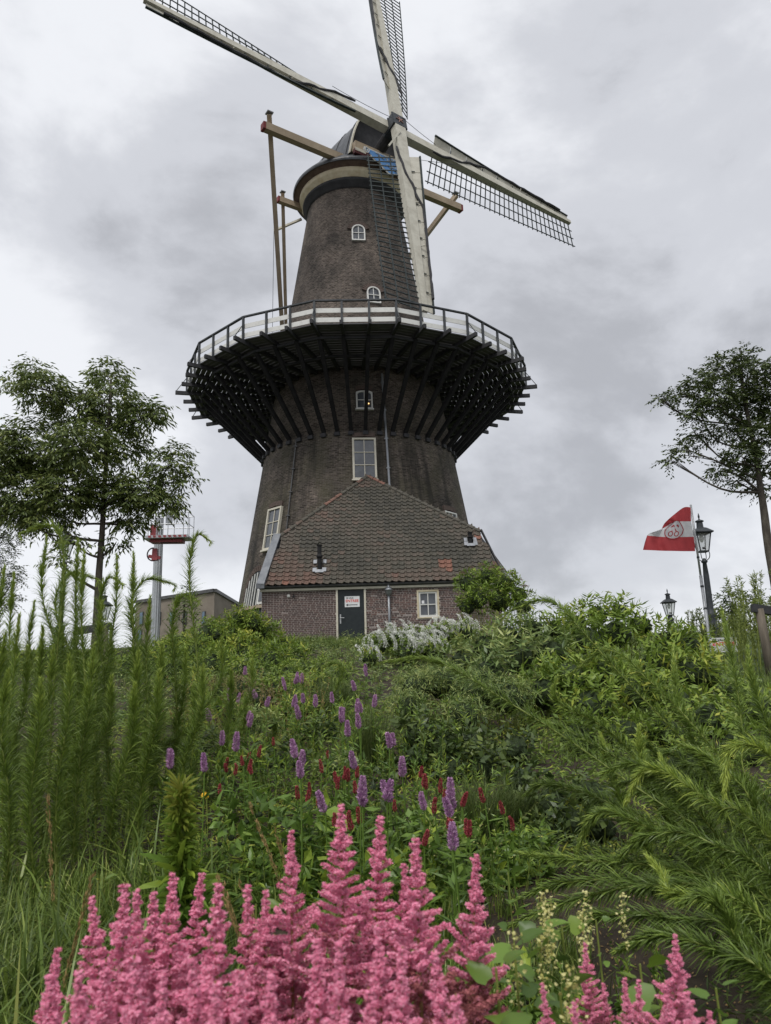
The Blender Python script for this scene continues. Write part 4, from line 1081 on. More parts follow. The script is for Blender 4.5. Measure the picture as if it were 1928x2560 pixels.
bush('leafy_shrub', 'fresh green shrub on the mound against the left corner of the annex', [(520, 1342, 28, 22), (545, 1350, 24, 22), (485, 1375, 36, 21.5), (565, 1372, 36, 22.5), (530, 1410, 40, 21), (605, 1400, 30, 22), (640, 1425, 26, 21), (585, 1435, 40, 20)], (.17, .042), G['bushA'], 1.3, group='shrubs on the mound')
bush('leafy_shrub', 'mixed green shrub on the mound behind the tall feathery stems', [(450, 1372, 34, 20), (430, 1415, 42, 19), (470, 1440, 44, 18), (390, 1400, 40, 19.5), (520, 1460, 36, 17), (355, 1420, 40, 19)], (.12, .035), G['bushA'], .8, group='shrubs on the mound', tint=(.2, 1))
bush('leafy_shrub', 'low shrub bank in front of the brick wall', [(570, 1465, 34, 17), (620, 1460, 30, 18), (660, 1445, 22, 20), (600, 1495, 34, 15), (545, 1500, 34, 14.5), (655, 1480, 26, 17)], (.10, .02), G['bushA'], .8, group='shrubs on the mound', tint=(0, .7))
bush('leafy_shrub', 'grassy green shrub in the dip below the door', [(700, 1448, 24, 18), (738, 1462, 24, 17), (690, 1485, 30, 15), (750, 1500, 28, 13.5), (640, 1510, 30, 13)], (.12, .018), G['bushA'], .9, group='shrubs on the mound', tint=(0, .8))
bush('leafy_shrub', 'brownish seeding shrub left of the purple flowers', [(520, 1490, 30, 11), (470, 1500, 30, 10.5), (560, 1515, 28, 10), (505, 1545, 30, 9.2)], (.075, .02), G['brownish'], .7, group='shrubs on the mound', tint=(0, 1))
bush('leafy_shrub', 'olive shrub bank along the left side of the mound', [(380, 1455, 40, 15), (330, 1440, 34, 16), (280, 1450, 34, 17), (230, 1440, 30, 18), (420, 1490, 36, 12.5), (120, 1430, 40, 18), (40, 1440, 40, 18), (180, 1450, 34, 17)], (.12, .03), G['bushA'], .9, group='shrubs on the mound', tint=(0, .8))
joe = bush('tall_shrub', 'tall green shrub with dusky flower heads at the right corner of the annex', [(1012, 1262, 26, 23), (1050, 1248, 26, 23.5), (1090, 1262, 28, 23), (1030, 1295, 32, 22.5), (1080, 1298, 36, 23), (1122, 1285, 24, 23), (1010, 1312, 24, 22.5), (1130, 1312, 24, 22.5)], (.17, .042), G['bushA'], .9, tint=(0, .6), rosette=0)
def heads(root, pts, Y, mname, nm, r=.11):
    for x, y in pts:
        c = atd(x, y, Y + rng.uniform(-.3, .3)); m = MB(); n = 90
        d = rand_dirs(n); d[:, 2] = abs(d[:, 2]) * .6
        leaves(m, c + d * r * rng.uniform(.4, 1, n)[:, None], norm(d + (0, 0, .5)), .035, .02, rng.uniform(0, 1, n)); m.build(nm, G[mname], root)
heads(joe, [(1018, 1228), (1040, 1222), (1062, 1228), (1085, 1232), (1105, 1240), (1122, 1254), (1134, 1268), (1000, 1240), (1095, 1250), (1145, 1280)], 23, 'mauve', 'flower_head')

# big leafy mass on the right, several plants
bush('leafy_perennial', 'leafy perennial forming the crest of the right bank under the open sky', [(1290, 1328, 30, 12.5), (1338, 1322, 26, 12.5), (1245, 1352, 34, 12.5), (1385, 1352, 32, 12.3), (1330, 1372, 44, 11.8), (1270, 1385, 44, 11.6), (1200, 1360, 28, 13)], (.17, .042), G['bushA'], 1.15, group='leafy perennials on the right bank', tint=(0, .8))
bush('leafy_perennial', 'silvery-green leafy perennial next to the white flower spikes', [(1150, 1362, 34, 12.8), (1098, 1378, 36, 12.6), (1050, 1398, 38, 12.0), (1120, 1425, 48, 11.2), (1190, 1415, 46, 11.4), (1000, 1428, 34, 11.6), (1060, 1455, 46, 10.6)], (.175, .040), G['bushB'], .95, group='leafy perennials on the right bank', tint=(.2, 1))
bush('leafy_perennial', 'leafy perennial on the right bank in front of the entrance sign', [(1440, 1388, 34, 12), (1490, 1398, 32, 11.8), (1515, 1428, 24, 11.6), (1420, 1440, 46, 11), (1490, 1455, 46, 10.6), (1535, 1465, 32, 11), (1590, 1500, 32, 10.5)], (.175, .040), G['bushA'], 1.15, group='leafy perennials on the right bank', tint=(.1, .9))
bush('leafy_perennial', 'leafy perennial in the middle of the right bank', [(1230, 1470, 54, 10.2), (1310, 1460, 54, 10.2), (1380, 1500, 54, 9.6), (1280, 1530, 54, 9.2), (1170, 1500, 50, 9.8), (1460, 1520, 50, 9.4)], (.155, .040), G['bushA'], 1.15, group='leafy perennials on the right bank', tint=(0, .75))
bush('leafy_perennial', 'fine-leaved pale perennial left of the right bank, over the dark shrub', [(900, 1490, 44, 9.5), (960, 1480, 48, 9.7), (1030, 1500, 50, 9.3), (1100, 1510, 48, 9.2), (880, 1530, 36, 9), (1000, 1550, 44, 8.6)], (.085, .012), G['bushB'], .8, group='leafy perennials on the right bank', tint=(.1, 1))
bush('leafy_perennial', 'leafy perennial deep in the right bank behind the arching stems', [(1540, 1560, 56, 8.6), (1440, 1590, 54, 8.4), (1350, 1590, 50, 8.4), (1250, 1600, 50, 8.0), (1600, 1620, 60, 8.0), (1640, 1540, 50, 9), (1480, 1660, 54, 7.4)], (.12, .03), G['bushA'], .8, group='leafy perennials on the right bank', tint=(0, .7))
bush('dark_shrub', 'dark broad-leaved shrub in the middle of the bed', [(905, 1590, 44, 7.8), (960, 1620, 48, 7.6), (1020, 1612, 44, 7.7), (900, 1640, 36, 7.3), (970, 1665, 44, 7.2), (1050, 1660, 46, 7.2), (1110, 1620, 44, 7.6)], (.10, .048), G['dark'], .95, tint=(0, .9))
bush('dark_shrub', 'dark broad-leaved shrub beside the bare soil', [(1130, 1700, 46, 6.4), (1190, 1740, 48, 6.1), (1240, 1780, 44, 5.9), (1120, 1760, 36, 6.0), (1280, 1720, 46, 6.3), (1180, 1800, 36, 5.7), (1300, 1790, 40, 5.8)], (.085, .045), G['dark'], .9, tint=(0, 1))

# white gooseneck spikes
def spike(L, r, nfl, size, seg_curve, tint_lo=0.0, taper=.75):
    """flower spike mesh along a curve starting at the origin"""
    P = smooth_path(seg_curve, 12) * L; mb = MB()
    t = np.linspace(0, 1, nfl); i = np.minimum((t * 11).astype(int), 10); f = (t * 11 - i)[:, None]
    pos = P[i] * (1 - f) + P[i + 1] * f; ax = norm(P[i + 1] - P[i])
    rr = r * (1 - taper * t ** 2.5) * (1 if taper > .6 else np.minimum(1, .55 + t * 4))
    ph = np.arange(nfl) * 2.4; ref = norm(np.cross(ax, [.3, .2, 1.0])); b2 = np.cross(ax, ref)
    out = ref * np.cos(ph)[:, None] + b2 * np.sin(ph)[:, None]
    leaves(mb, pos + out * rr[:, None] * .3, norm(out + ax * .45), rr * 1.0 * rng.uniform(.75, 1.2, nfl), size * rng.uniform(.8, 1.2, nfl), rng.uniform(tint_lo, 1, nfl), upish=.2)
    return mb, P
def white_clump():
    lob = [(815, 1402, 26, 16.5), (855, 1385, 30, 16.8), (905, 1385, 32, 17), (955, 1378, 34, 17.2), (1000, 1368, 30, 17.4), (880, 1412, 32, 16.2), (940, 1410, 34, 16.3), (800, 1425, 22, 15.8)]
    root = bush('gooseneck_loosestrife', 'dense clump covered in white arching flower spikes in front of the door', lob, (.11, .032), G['bushA'], .8, tint=(0, .6))
    ms = []
    for k in range(5):
        cv = [(0, 0, 0), (.05, 0, .4), (-.05 - .05 * k, 0, .75), (-.38, .05 * k - .1, .92 - .05 * k)]
        mb, P = spike(.30, .035, 90, .016, cv, .2); mb.n and ms.append(mb.mesh('flower_spike', G['white']))
    Cw, Rw = blobs_to_world(lob); k = 0
    for c, r in zip(Cw, Rw):
        for _ in range(int(15 * (r / .32) ** 1.6)):
            d = rand_dirs(1)[0]; d[2] = abs(d[2]) * .9 + .15; d[1] = -abs(d[1]) if rng.random() < .75 else d[1]; d = d / np.linalg.norm(d)
            p = c + d * r * np.array([1.05, 1, .9]); s_ = rng.uniform(.85, 1.3)
            link('flower_spike', ms[k % 5], root, p - (0, 0, .08), rot=(rng.normal() * .25, rng.normal() * .25, rng.choice([0, PI]) * (rng.random() < .15) + rng.normal() * .8), scale=(s_, s_, s_)); k += 1
            if k > 290: return
white_clump()
for i, (x, y) in enumerate([(1478, 1365), (1500, 1372), (1545, 1398), (1560, 1390), (1575, 1405), (1540, 1378), (1626, 1470), (1640, 1500)]):
    pass

# ---------------------------------------------------------------- feathery sunflower stems
def feather(path, label, group, n=460, Lmax=.12, lush=1.0, r=.0065, hook=True, bright=0.0, name='feathery_stem', grav=.35):
    """one tall stem set with needle-like leaves; path runs from the ground to the tip"""
    P = smooth_path(path, 30); root = empty(name, P[0]); tag(root, label, 'plant', group)
    st = MB(); st.tube(P, r, 6, r2=r * .45); st.build('stem', G['stem'], root)
    lf = MB(); seg = np.linalg.norm(np.diff(P, axis=0), axis=1); cum = np.concatenate([[0], np.cumsum(seg)]); T = cum[-1]
    # even along the stem, packed tight near the tip
    u = np.concatenate([rng.uniform(.06, .86, int(n * 1.7)) ** .85, 1 - rng.uniform(0, .15, int(n * .7))]); n = len(u)
    s = u * T; i = np.clip(np.searchsorted(cum, s) - 1, 0, len(P) - 2); f = ((s - cum[i]) / seg[i])[:, None]
    pos = P[i] * (1 - f) + P[i + 1] * f; ax = norm(P[i + 1] - P[i])
    out = norm(np.cross(ax, rand_dirs(n)) + rand_dirs(n) * .25)
    tip = np.clip((u - .72) / .28, 0, 1)
    spread = (.62 - .36 * tip) * rng.uniform(.7, 1.35, n)
    dr = norm(ax * (1.0 - spread[:, None] * .55) + out * spread[:, None] * 1.05 + np.array([0, 0, -1]) * (grav * (1 - tip) ** 2)[:, None] * .6)
    L = Lmax * (1 - .72 * tip ** 1.2) * np.where(u < .3, .6 + 1.3 * u, 1) * rng.uniform(.5, 1.2, n)
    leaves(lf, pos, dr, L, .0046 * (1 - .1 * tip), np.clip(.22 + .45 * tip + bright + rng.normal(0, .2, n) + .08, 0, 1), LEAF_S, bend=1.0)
    lf.build('foliage', G['stemleaf'], root); return root
TENS = 'first second third fourth fifth sixth seventh eighth ninth tenth eleventh twelfth thirteenth fourteenth fifteenth sixteenth seventeenth eighteenth nineteenth twentieth'.split()
ORD = TENS + ['%s-%s' % (a, b_) for a in ('twenty', 'thirty', 'forty', 'fifty', 'sixty') for b_ in TENS[:9] + ['zeroth']]
ORD = [o.replace('twenty-zeroth', 'thirtieth').replace('thirty-zeroth', 'fortieth').replace('forty-zeroth', 'fiftieth').replace('fifty-zeroth', 'sixtieth') for o in ORD]
GL = 'tall feathery stems on the left'
tallL = [  # tip x, tip y, hook, depth, foot x
    (52, 1150, -1, 5.6, 110), (100, 1160, -.15, 6.2, 120), (168, 1168, -.3, 5.8, 150), (182, 1190, -.2, 5.5, 190), (205, 1250, .9, 6.0, 175), (252, 1200, -.3, 6.4, 250), (288, 1195, -.35, 5.9, 265),
    (222, 1300, .2, 5.8, 215), (30, 1240, -.1, 6.2, 60), (10, 1225, .1, 5.7, 40), (372, 1262, 1.0, 6.2, 330), (452, 1168, .45, 5.8, 395), (425, 1298, .6, 6.4, 380), (138, 1222, -.2, 6.1, 140), (325, 1290, .2, 6.0, 300),
    (75, 1300, .15, 6.4, 90), (350, 1395, 0, 6, 320), (402, 1405, .1, 6.4, 360), (480, 1380, .15, 6.6, 430), (12, 1370, .1, 5.6, 20), (300, 1410, .1, 5.8, 275), (240, 1360, -.1, 6.6, 230), (165, 1340, .1, 6.6, 165),
    (190, 1480, .35, 5.2, 150), (242, 1462, .25, 5.3, 190), (292, 1480, .05, 5.3, 240), (262, 1260, .5, 6.1, 240), (60, 1400, -.1, 5.3, 70), (115, 1400, .1, 5.5, 110), (545, 1420, .2, 7.2, 500), (500, 1450, .05, 6.8, 470),
    (700, 1440, -.7, 9.5, 730), (590, 1530, -.3, 8, 600), (680, 1545, .05, 8.2, 690), (420, 1480, .1, 6.2, 390), (530, 1500, .1, 7.6, 520),
    (42, 1330, .1, 5.2, 30), (92, 1355, -.1, 5.9, 70), (150, 1420, -.3, 4.9, 140), (205, 1395, .3, 5.1, 170), (222, 1420, .5, 6.3, 225), (345, 1450, .2, 5.2, 300), (440, 1440, .2, 5.6, 385), (18, 1450, .2, 4.9, 35), (88, 1470, -.2, 4.8, 100)]
for k, (x, y, hk, Y, fx) in enumerate(tallL):
    tip = atd(x, y, Y); foot = atd(fx, 1700, Y); foot[2] = float(gz(foot[0], foot[1]))
    hgt = tip[2] - foot[2]; hw = .18 * abs(hk)
    sh = np.array([-np.sign(hk) * hw, 0, 0]) if abs(hk) > .4 else np.zeros(3)
    up1 = np.array([tip[0], tip[1], tip[2]]) + sh * 1.1 + np.array([0, 0, .02 if abs(hk) > .4 else -.12]) - np.array([hk * .04, 0, 0])
    path = [foot, foot * .55 + up1 * .45 + np.array([rng.normal() * .09, rng.normal() * .08, .02]), up1 - np.array([0, 0, .15 * hgt]) + (up1 - tip) * .4, up1 if abs(hk) > .4 else (up1 + tip) / 2, tip]
    if abs(hk) > .4: path[3] = up1 + np.array([0, 0, .015]); path.append(tip - np.array([-.02 * hk, 0, .05 * abs(hk)]))
    ordn = ORD[sorted(t_[0] for t_ in tallL).index(x)]
    side = 'with its tip hooked to the left' if hk < -.4 else 'with its tip hooked to the right' if hk > .4 else 'with an upright tip'
    feather(path, 'feathery green stem %s, its tip %s from the left' % (side, ordn), GL, n=int((560 if Y < 7 else 360) * rng.uniform(.75, 1.25)), Lmax=.14 if Y < 7 else .12, r=.0075)

GR = 'arching feathery stems on the right'
def src_path(pts, Y0, Y1, foot=None):
    n = len(pts); P = [at(x, y, Y0 + (Y1 - Y0) * i / (n - 1)) for i, (x, y) in enumerate(pts)]
    if foot is not None:
        fz = float(gz(foot[0], foot[1])); P = [np.array([foot[0], foot[1], fz])] + P
    return P
arch = [
    ([(1860, 2140), (1700, 2040), (1574, 1957), (1416, 1846), (1224, 1726), (1128, 1669), (1050, 1645), (950, 1658)], 3.7, 4.4, (2.1, 3.5), 'long feathery stem sweeping left over the dark shrub, its tip over the flowers', .1),
    ([(1848, 2000), (1680, 1822), (1536, 1669), (1435, 1554), (1397, 1515), (1344, 1501), (1253, 1539)], 4.4, 5.0, (2.5, 4.2), 'feathery stem arching highest against the annex bush with a drooping tip', .1),
    ([(1840, 1930), (1740, 1820), (1680, 1755), (1608, 1688), (1560, 1640), (1503, 1630), (1421, 1690)], 4.3, 4.9, (2.6, 4.1), 'feathery stem with a curled pale tip in the middle of the right bank', .2),
    ([(1900, 2070), (1800, 2019), (1728, 1971), (1661, 1930), (1608, 1930), (1565, 2005)], 3.4, 3.6, (2.1, 3.2), 'feathery stem with a bright yellow-green hooked tip', .45),
    ([(1900, 2230), (1848, 2187), (1704, 2110), (1584, 2053), (1522, 2029), (1474, 2053), (1442, 2130)], 3.3, 3.7, (2.0, 3.1), 'low feathery stem curving down to the bare soil', .15),
    ([(1880, 1980), (1858, 1832), (1834, 1669), (1805, 1525)], 4.2, 4.6, (2.3, 4.1), 'upright feathery stem in front of the lamp post', .15),
    ([(1790, 1960), (1719, 1813), (1690, 1712), (1683, 1626)], 4.4, 4.7, (2.2, 4.2), 'upright feathery stem left of the entrance sign', .2),
    ([(2000, 2000), (1925, 1890), (1870, 1862), (1822, 1885), (1812, 1990)], 3.2, 3.2, (2.1, 3.0), 'feathery stem with a bright hanging tip near the right edge', .5),
    ([(1560, 2020), (1520, 1904), (1502, 1838)], 4.5, 4.6, (1.55, 4.5), 'short upright feathery stem beside the hooked one', .3),
    ([(1640, 2000), (1605, 1918), (1597, 1818)], 4.4, 4.5, (1.75, 4.4), 'short upright feathery stem with a knobbly tip', .3),
    ([(1700, 2000), (1668, 1940), (1650, 1890)], 4.1, 4.2, (1.8, 4.0), 'shortest upright feathery stem on the right bank', .3),
    ([(1560, 1860), (1400, 1760), (1390, 1700), (1405, 1690)], 5.2, 5.3, (2.0, 5.0), 'thin feathery stem among the big leaves', .2),
    ([(1900, 2290), (1780, 2250), (1680, 2238), (1656, 2190), (1618, 2140)], 2.8, 3.0, (1.9, 2.6), 'feathery stem lying low with its furry tip turned up', .35),
    ([(1850, 2270), (1632, 2214), (1416, 2255), (1262, 2322)], 2.9, 3.3, (1.7, 2.7), 'feathery stem lying flat towards the left', 0.),
    ([(1900, 2370), (1700, 2300), (1500, 2290), (1378, 2345)], 2.6, 2.9, (1.6, 2.4), 'feathery stem lying flat below its neighbour', -.05),
    ([(1900, 2330), (1750, 2240), (1560, 2200), (1400, 2210), (1290, 2250)], 2.9, 3.4, (1.9, 2.7), 'feathery stem lying flat along the bare soil', -.05),
    ([(1840, 2240), (1656, 2168), (1416, 2149), (1290, 2132)], 3.2, 3.6, (1.9, 3.1), 'bare yellowish stem lying across the soil with a tuft at its end', .1),
    ([(1960, 2480), (1800, 2380), (1650, 2340), (1540, 2380)], 2.3, 2.6, (1.5, 2.2), 'feathery stem bowing over the lowest right corner', -.05),
    ([(1940, 2200), (1800, 2120), (1700, 2080), (1600, 2100), (1530, 2170)], 3.1, 3.4, (2.0, 3.0), 'feathery stem drooping over the lying ones', 0.),
    ([(1960, 2100), (1850, 1960), (1760, 1890), (1680, 1850)], 3.7, 4.0, (2.4, 3.5), 'feathery stem leaning left out of the right edge', .1),
    ([(1990, 1980), (1915, 1800), (1880, 1700), (1870, 1620)], 3.9, 4.1, (2.3, 3.8), 'feathery stem standing at the right edge', .1),
    ([(1760, 2060), (1650, 1960), (1500, 1870), (1380, 1810), (1330, 1820)], 4.2, 4.8, (2.1, 4.0), 'feathery stem running parallel below the longest one', .0),
    ([(1800, 2140), (1640, 2060), (1480, 1990), (1360, 1960), (1310, 1990)], 3.9, 4.4, (2.0, 3.7), 'feathery stem drooping above the dark shrub by the soil', -.05),
    ([(1900, 2440), (1820, 2300), (1770, 2240), (1700, 2260)], 2.5, 2.6, (1.5, 2.4), 'feathery stem bending down in the lower right corner', -.05),
]
for pts, Y0, Y1, foot, lab, br in arch:
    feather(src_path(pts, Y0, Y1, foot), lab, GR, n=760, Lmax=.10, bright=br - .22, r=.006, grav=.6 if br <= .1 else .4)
# filler stems of the same kind further right and behind, mostly off the frame
for k in range(9):
    x = 1.6 + 1.0 * (k + rng.uniform(0, .8)) / 9; y = rng.uniform(3.3, 5.0); z = float(gz(x, y)); h = rng.uniform(.55, 1.0); ln = rng.uniform(-.7, -.2)
    P = [np.array([x, y, z]), np.array([x + ln * .35, y + .02, z + h * .6]), np.array([x + ln * .9, y + .05, z + h * .95]), np.array([x + ln * 1.3, y + .1, z + h * .92])]
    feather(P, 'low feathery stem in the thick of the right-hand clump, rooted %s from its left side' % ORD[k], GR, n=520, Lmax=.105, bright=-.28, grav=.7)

# ---------------------------------------------------------------- flower spikes in the bed
def on_ground(px, py, h):
    """depth at which a stalk of height h with its top at this pixel of the photograph stands on the ground"""
    for Y in np.arange(3.5, 14, .05):
        p = at(px, py, Y)
        if p[2] <= float(gz(p[0], Y)) + h: 
            if Y > 3.6: return Y, p
    return None, None
def flower_set(name, label_fn, group, pts, mat_key, L, r, nfl, size, stemh, cat='flower', big=()):
    vars_ = []
    for k in range(5):
        cv = [(0, 0, 0), (rng.normal() * .03, rng.normal() * .03, .35), (rng.normal() * .05, 0, .7), (rng.normal() * .08, 0, 1)]
        mb, P = spike(L * rng.uniform(.85, 1.1), r, nfl, size, cv, taper=.5); vars_.append(mb.mesh('flower_spike', G[mat_key]))
    sm_ = []
    for k in range(4):
        mb = MB(); P = smooth_path([(0, 0, 0), (rng.normal() * .02, rng.normal() * .02, .4), (0, 0, 1)], 8)
        mb.tube(P * np.array([1, 1, 1]), .006, 5, r2=.004, cap=False); lm2 = MB()
        n = 9; t = rng.uniform(.05, .8, n); pos = np.c_[np.zeros(n), np.zeros(n), t]
        d = rand_dirs(n); d[:, 2] = .5
        leaves(mb, pos, d, rng.uniform(.08, .16, n), .03, rng.uniform(0, .6, n)); sm_.append(mb.mesh('stalk', G['herb']))
    for i, (px, py) in enumerate(pts):
        Y, p = on_ground(px, py, stemh * rng.uniform(.9, 1.12))
        if Y is None: continue
        g = float(gz(p[0], Y)); h = p[2] - g - L * .85
        root = empty(name, (p[0], Y, g)); tag(root, label_fn(px, py, ORD[sorted(pts).index((px, py))]), cat, group)
        s = rng.uniform(.8, 1.15) * (1.6 if i in big else 1)
        link('stalk', sm_[i % 4], root, (p[0], Y, g), rot=(0, 0, rng.uniform(0, 6)), scale=(1, 1, max(h, .15)))
        link('flower_spike', vars_[i % 5], root, (p[0], Y, g + max(h, .15) - .01), rot=(rng.normal() * .14, rng.normal() * .16, rng.uniform(0, 6)), scale=(s, s, s))
c6 = lambda L_: [(500 + x / 2.38, 1500 + (y - 38) / 2.38) for x, y in L_]
c7 = lambda L_: [(1128 + x / 2.0825, 1400 + (y - 40) / 2.0825) for x, y in L_]
def where(px, py):
    a = 'at the left under the feathery stems' if px < 560 else 'left of centre' if px < 700 else 'in the middle of the bed' if px < 850 else 'beside the dark shrub' if px < 1000 else 'near the bare soil'
    b_ = 'high in the bed' if py < 1740 else 'half way down the bed' if py < 1850 else 'low in the bed'
    return a, b_
flower_set('betony_flower', lambda x, y, i: 'purple betony spike %s, %s from the left of its kind' % (where(x, y)[1], i), 'purple betony spikes',
           c6([(265, 435), (172, 560), (182, 590), (225, 590), (330, 565), (400, 605), (295, 710), (285, 690), (505, 500), (512, 520), (568, 485), (580, 480), (604, 485), (552, 610), (565, 600), (618, 585), (590, 680), (688, 610), (790, 590), (915, 515), (985, 415), (990, 445), (1033, 610), (935, 645), (955, 635), (850, 665), (846, 690), (945, 725), (880, 765), (1125, 825), (1145, 815), (213, 850), (130, 815), (570, 880), (600, 930), (598, 985), (915, 945), (1200, 990), (955, 1120), (965, 1145), (1110, 1115), (1130, 1125), (1330, 1170), (1485, 1120), (1495, 1165), (1480, 1200), (745, 1185), (1500, 1380), (30, 955), (60, 690)]) + [(425, 1868), (428, 1880)],
           'purple', .115, .023, 260, .010, .74)
flower_set('bistort_flower', lambda x, y, i: 'crimson bistort spike %s, %s from the left of its kind' % (where(x, y)[1], i), 'crimson bistort spikes',
           c6([(440, 840), (350, 905), (285, 935), (260, 950), (150, 970), (160, 990), (210, 1005), (295, 985), (305, 1000), (120, 1110), (755, 915), (725, 990), (865, 1015), (855, 1030), (880, 1040), (810, 1050), (815, 1085), (935, 1020), (925, 1110), (585, 1140), (640, 1165), (700, 1180), (1310, 1020), (1330, 1070), (1345, 1085), (1450, 1140), (1430, 1110), (1160, 1210), (1395, 1215), (1555, 1180), (1480, 1310), (1495, 1340), (1595, 1345), (1330, 1395), (950, 1275), (800, 1290), (900, 1310), (655, 1100)]) + c7([(170, 1225), (55, 1245), (265, 1280), (318, 1365), (85, 1385), (8, 1380)]),
           'crimson', .09, .014, 190, .008, .56)

# the tall bushy yellow-green plant in front
def leafy_column():
    Y = 3.1; tip = atd(390, 1700, Y); foot = atd(398, 1950, Y); g = float(gz(foot[0], Y)); foot[2] = g
    root = empty('loosestrife_plant', foot); tag(root, 'bushy upright plant with a lime-green leafy top standing alone in front of the bed', 'plant')
    st = MB(); P = smooth_path([foot, (foot + tip) / 2 + (.01, 0, 0), tip], 12); st.tube(P, .009, 7, r2=.004)
    st.build('stem', G['stem'], root); h = np.linalg.norm(tip - foot)
    for nm, a, b_, mk, L, W, n in (('leafy_top', .60, 1.0, 'lime', .070, .014, 520), ('foliage', .12, .72, 'herb', .14, .030, 240)):
        t = rng.uniform(a, b_, n) * 10.99; i = t.astype(int); f = (t - i)[:, None]; pos = P[i] * (1 - f) + P[i + 1] * f
        d = rand_dirs(n); d[:, 2] = rng.uniform(-.35, 1.1, n); m = MB()
        leaves(m, pos + norm(d) * .012, d, L * rng.uniform(.6, 1.2, n), W, np.clip((t / 11 - a) / (b_ - a) * .7 + rng.uniform(-.1, .35, n), 0, 1), LEAF_W); m.build(nm, G[mk], root)
leafy_column()

# yellow flower, seed heads
def small_flower():
    px, py = 514, 1980; Y = 5.2; p = at(px, py, Y); g = float(gz(p[0], Y)); root = empty('yellow_flower', (p[0], Y, g)); tag(root, 'single yellow flower between the feathery stems and the crimson spikes', 'flower')
    m = MB(); m.tube(smooth_path([(p[0], Y, g), (p[0] + .02, Y, (g + p[2]) / 2), p], 8), .003, 5, cap=False); m.build('stem', G['stem'], root)
    m = MB(); n = 14; d = rand_dirs(n); d[:, 2] = -abs(d[:, 2]) - .3
    leaves(m, np.tile(p, (n, 1)), d, .045, .03, rng.uniform(0, 1, n))
    ym = leafmat('yellow_petal', (.75, .42, .02), (.85, .6, .05)); m.build('petals', ym, root)
small_flower()
def seed_grass(foot, tip, bend, label, L=.22):
    foot = np.array([foot[0], foot[1], float(gz(foot[0], foot[1]))]); tip = np.asarray(tip); mid = foot * .45 + tip * .55 + np.array(bend)
    P = smooth_path([foot, mid, tip], 20); root = empty('seed_grass', foot); tag(root, label, 'grass stalk', 'arching grass seed heads')
    m = MB(); m.tube(P, .0022, 5, r2=.0012, cap=False); m.build('stem', G['grass'], root)
    n = 130; t = rng.uniform(.62, 1, n) * 18.99; i = t.astype(int); f = (t - i)[:, None]; pos = P[i] * (1 - f) + P[i + 1] * f; ax = norm(P[i + 1] - P[i]); m = MB()
    leaves(m, pos + rand_dirs(n) * .004, norm(ax + rand_dirs(n) * .3), .016, .004, rng.uniform(.4, 1, n)); m.build('seed_head', G['dry'], root)
for k, (fx, fy, Y, tx, ty, up_, lab) in enumerate(((900, 2260, 2.4, 625, 2008, .10, 'long grass seed head arching left above the astilbe'), (760, 2300, 2.2, 545, 2195, .12, 'heavy grass seed head drooping left of the tallest astilbe'), (790, 2330, 2.1, 560, 2215, .09, 'second grass seed head hanging just under its neighbour'),
                                        (900, 2300, 2.3, 690, 2072, .05, 'short grass seed head near the tallest astilbe'), (940, 2330, 2.2, 600, 2208, .02, 'flat grass seed head behind the pink plumes'), (200, 2160, 2.6, 120, 1995, .05, 'pale grass spike rising from the left foreground grass'),
                                        (60, 2300, 2.0, 230, 2190, .09, 'grass seed head arching right in the left foreground'))):
    f_ = at(fx, fy, Y); tp = at(tx, ty, Y - .05); seed_grass((f_[0], f_[1]), tp, (0, 0, up_), lab)

# ---------------------------------------------------------------- astilbe in front
def plume(seed, Lp=.36, fade=False):
    r_ = np.random.default_rng(seed); pk, fd = MB(), MB()
    stem = MB(); stem.tube([(0, 0, 0), (0, 0, Lp)], .0028, 6, r2=.001)
    ctr = []; tn = []; rad_ = []; fadef = []
    z = 0.0; k = 0
    while z < Lp:
        t = Lp - z                                   # distance below the tip
        bl = min(.0035 + .06 * min(t, .05) + .38 * max(t - .045, 0) ** 1.15, .095) * r_.uniform(.6, 1.15)
        for j in range(3 if t > .06 else 2):
            a = k * 2.4 + j * 2.1 + r_.uniform(-.4, .4); el = rad(r_.uniform(8, 42)); d = np.array([math.cos(a) * math.cos(el), math.sin(a) * math.cos(el), math.sin(el)])
            nb = max(6, int(bl / .0009)); s = np.linspace(.10, 1, nb)
            pts = np.array([0, 0, z]) + d * (s * bl)[:, None] + np.array([0, 0, 1]) * ((s * bl) ** 2 * 3)[:, None]
            rb = .0046 * (1 - .3 * s) * min(1, .35 + t / .09)
            for _ in range(7):
                q = r_.normal(size=(nb, 3)); q /= np.linalg.norm(q, axis=1)[:, None]
                ctr.append(pts + q * rb[:, None]); tn.append(np.clip(r_.uniform(.1, .9) * .5 + .25 + .25 * q[:, 2] * 0 + r_.normal(0, .15, nb), 0, 1))
                fadef.append(np.full(nb, (t > .20 and r_.random() < (.8 if fade else .22)) or (fade and t > .26)))
        z += .0065 if t < .07 else .0145; k += 1
    ctr = np.vstack(ctr); tn = np.concatenate(tn); fadef = np.concatenate(fadef)
    def fl(mb, C, T):
        n = len(C); s = .0019 * r_.uniform(.6, 1.35, n)
        A = r_.normal(size=(n, 4, 3)); A /= np.linalg.norm(A, axis=2)[:, :, None]
        V = C[:, None, :] + A * s[:, None, None] * 1.1
        F = np.array([[0, 1, 2], [0, 2, 3], [0, 3, 1], [1, 3, 2]]); FF = (F[None] + (np.arange(n) * 4)[:, None, None]).reshape(-1, 3)
        mb.bulk(V.reshape(-1, 3), FF, np.repeat(T, 4))
    fl(pk, ctr[~fadef], tn[~fadef]); has = fadef.any()
    if has: fl(fd, ctr[fadef], tn[fadef])
    return stem.mesh('stem', G['dry']), pk.mesh('pink_plume', G['pink']), (fd.mesh('faded_branches', G['fade']) if has else None)
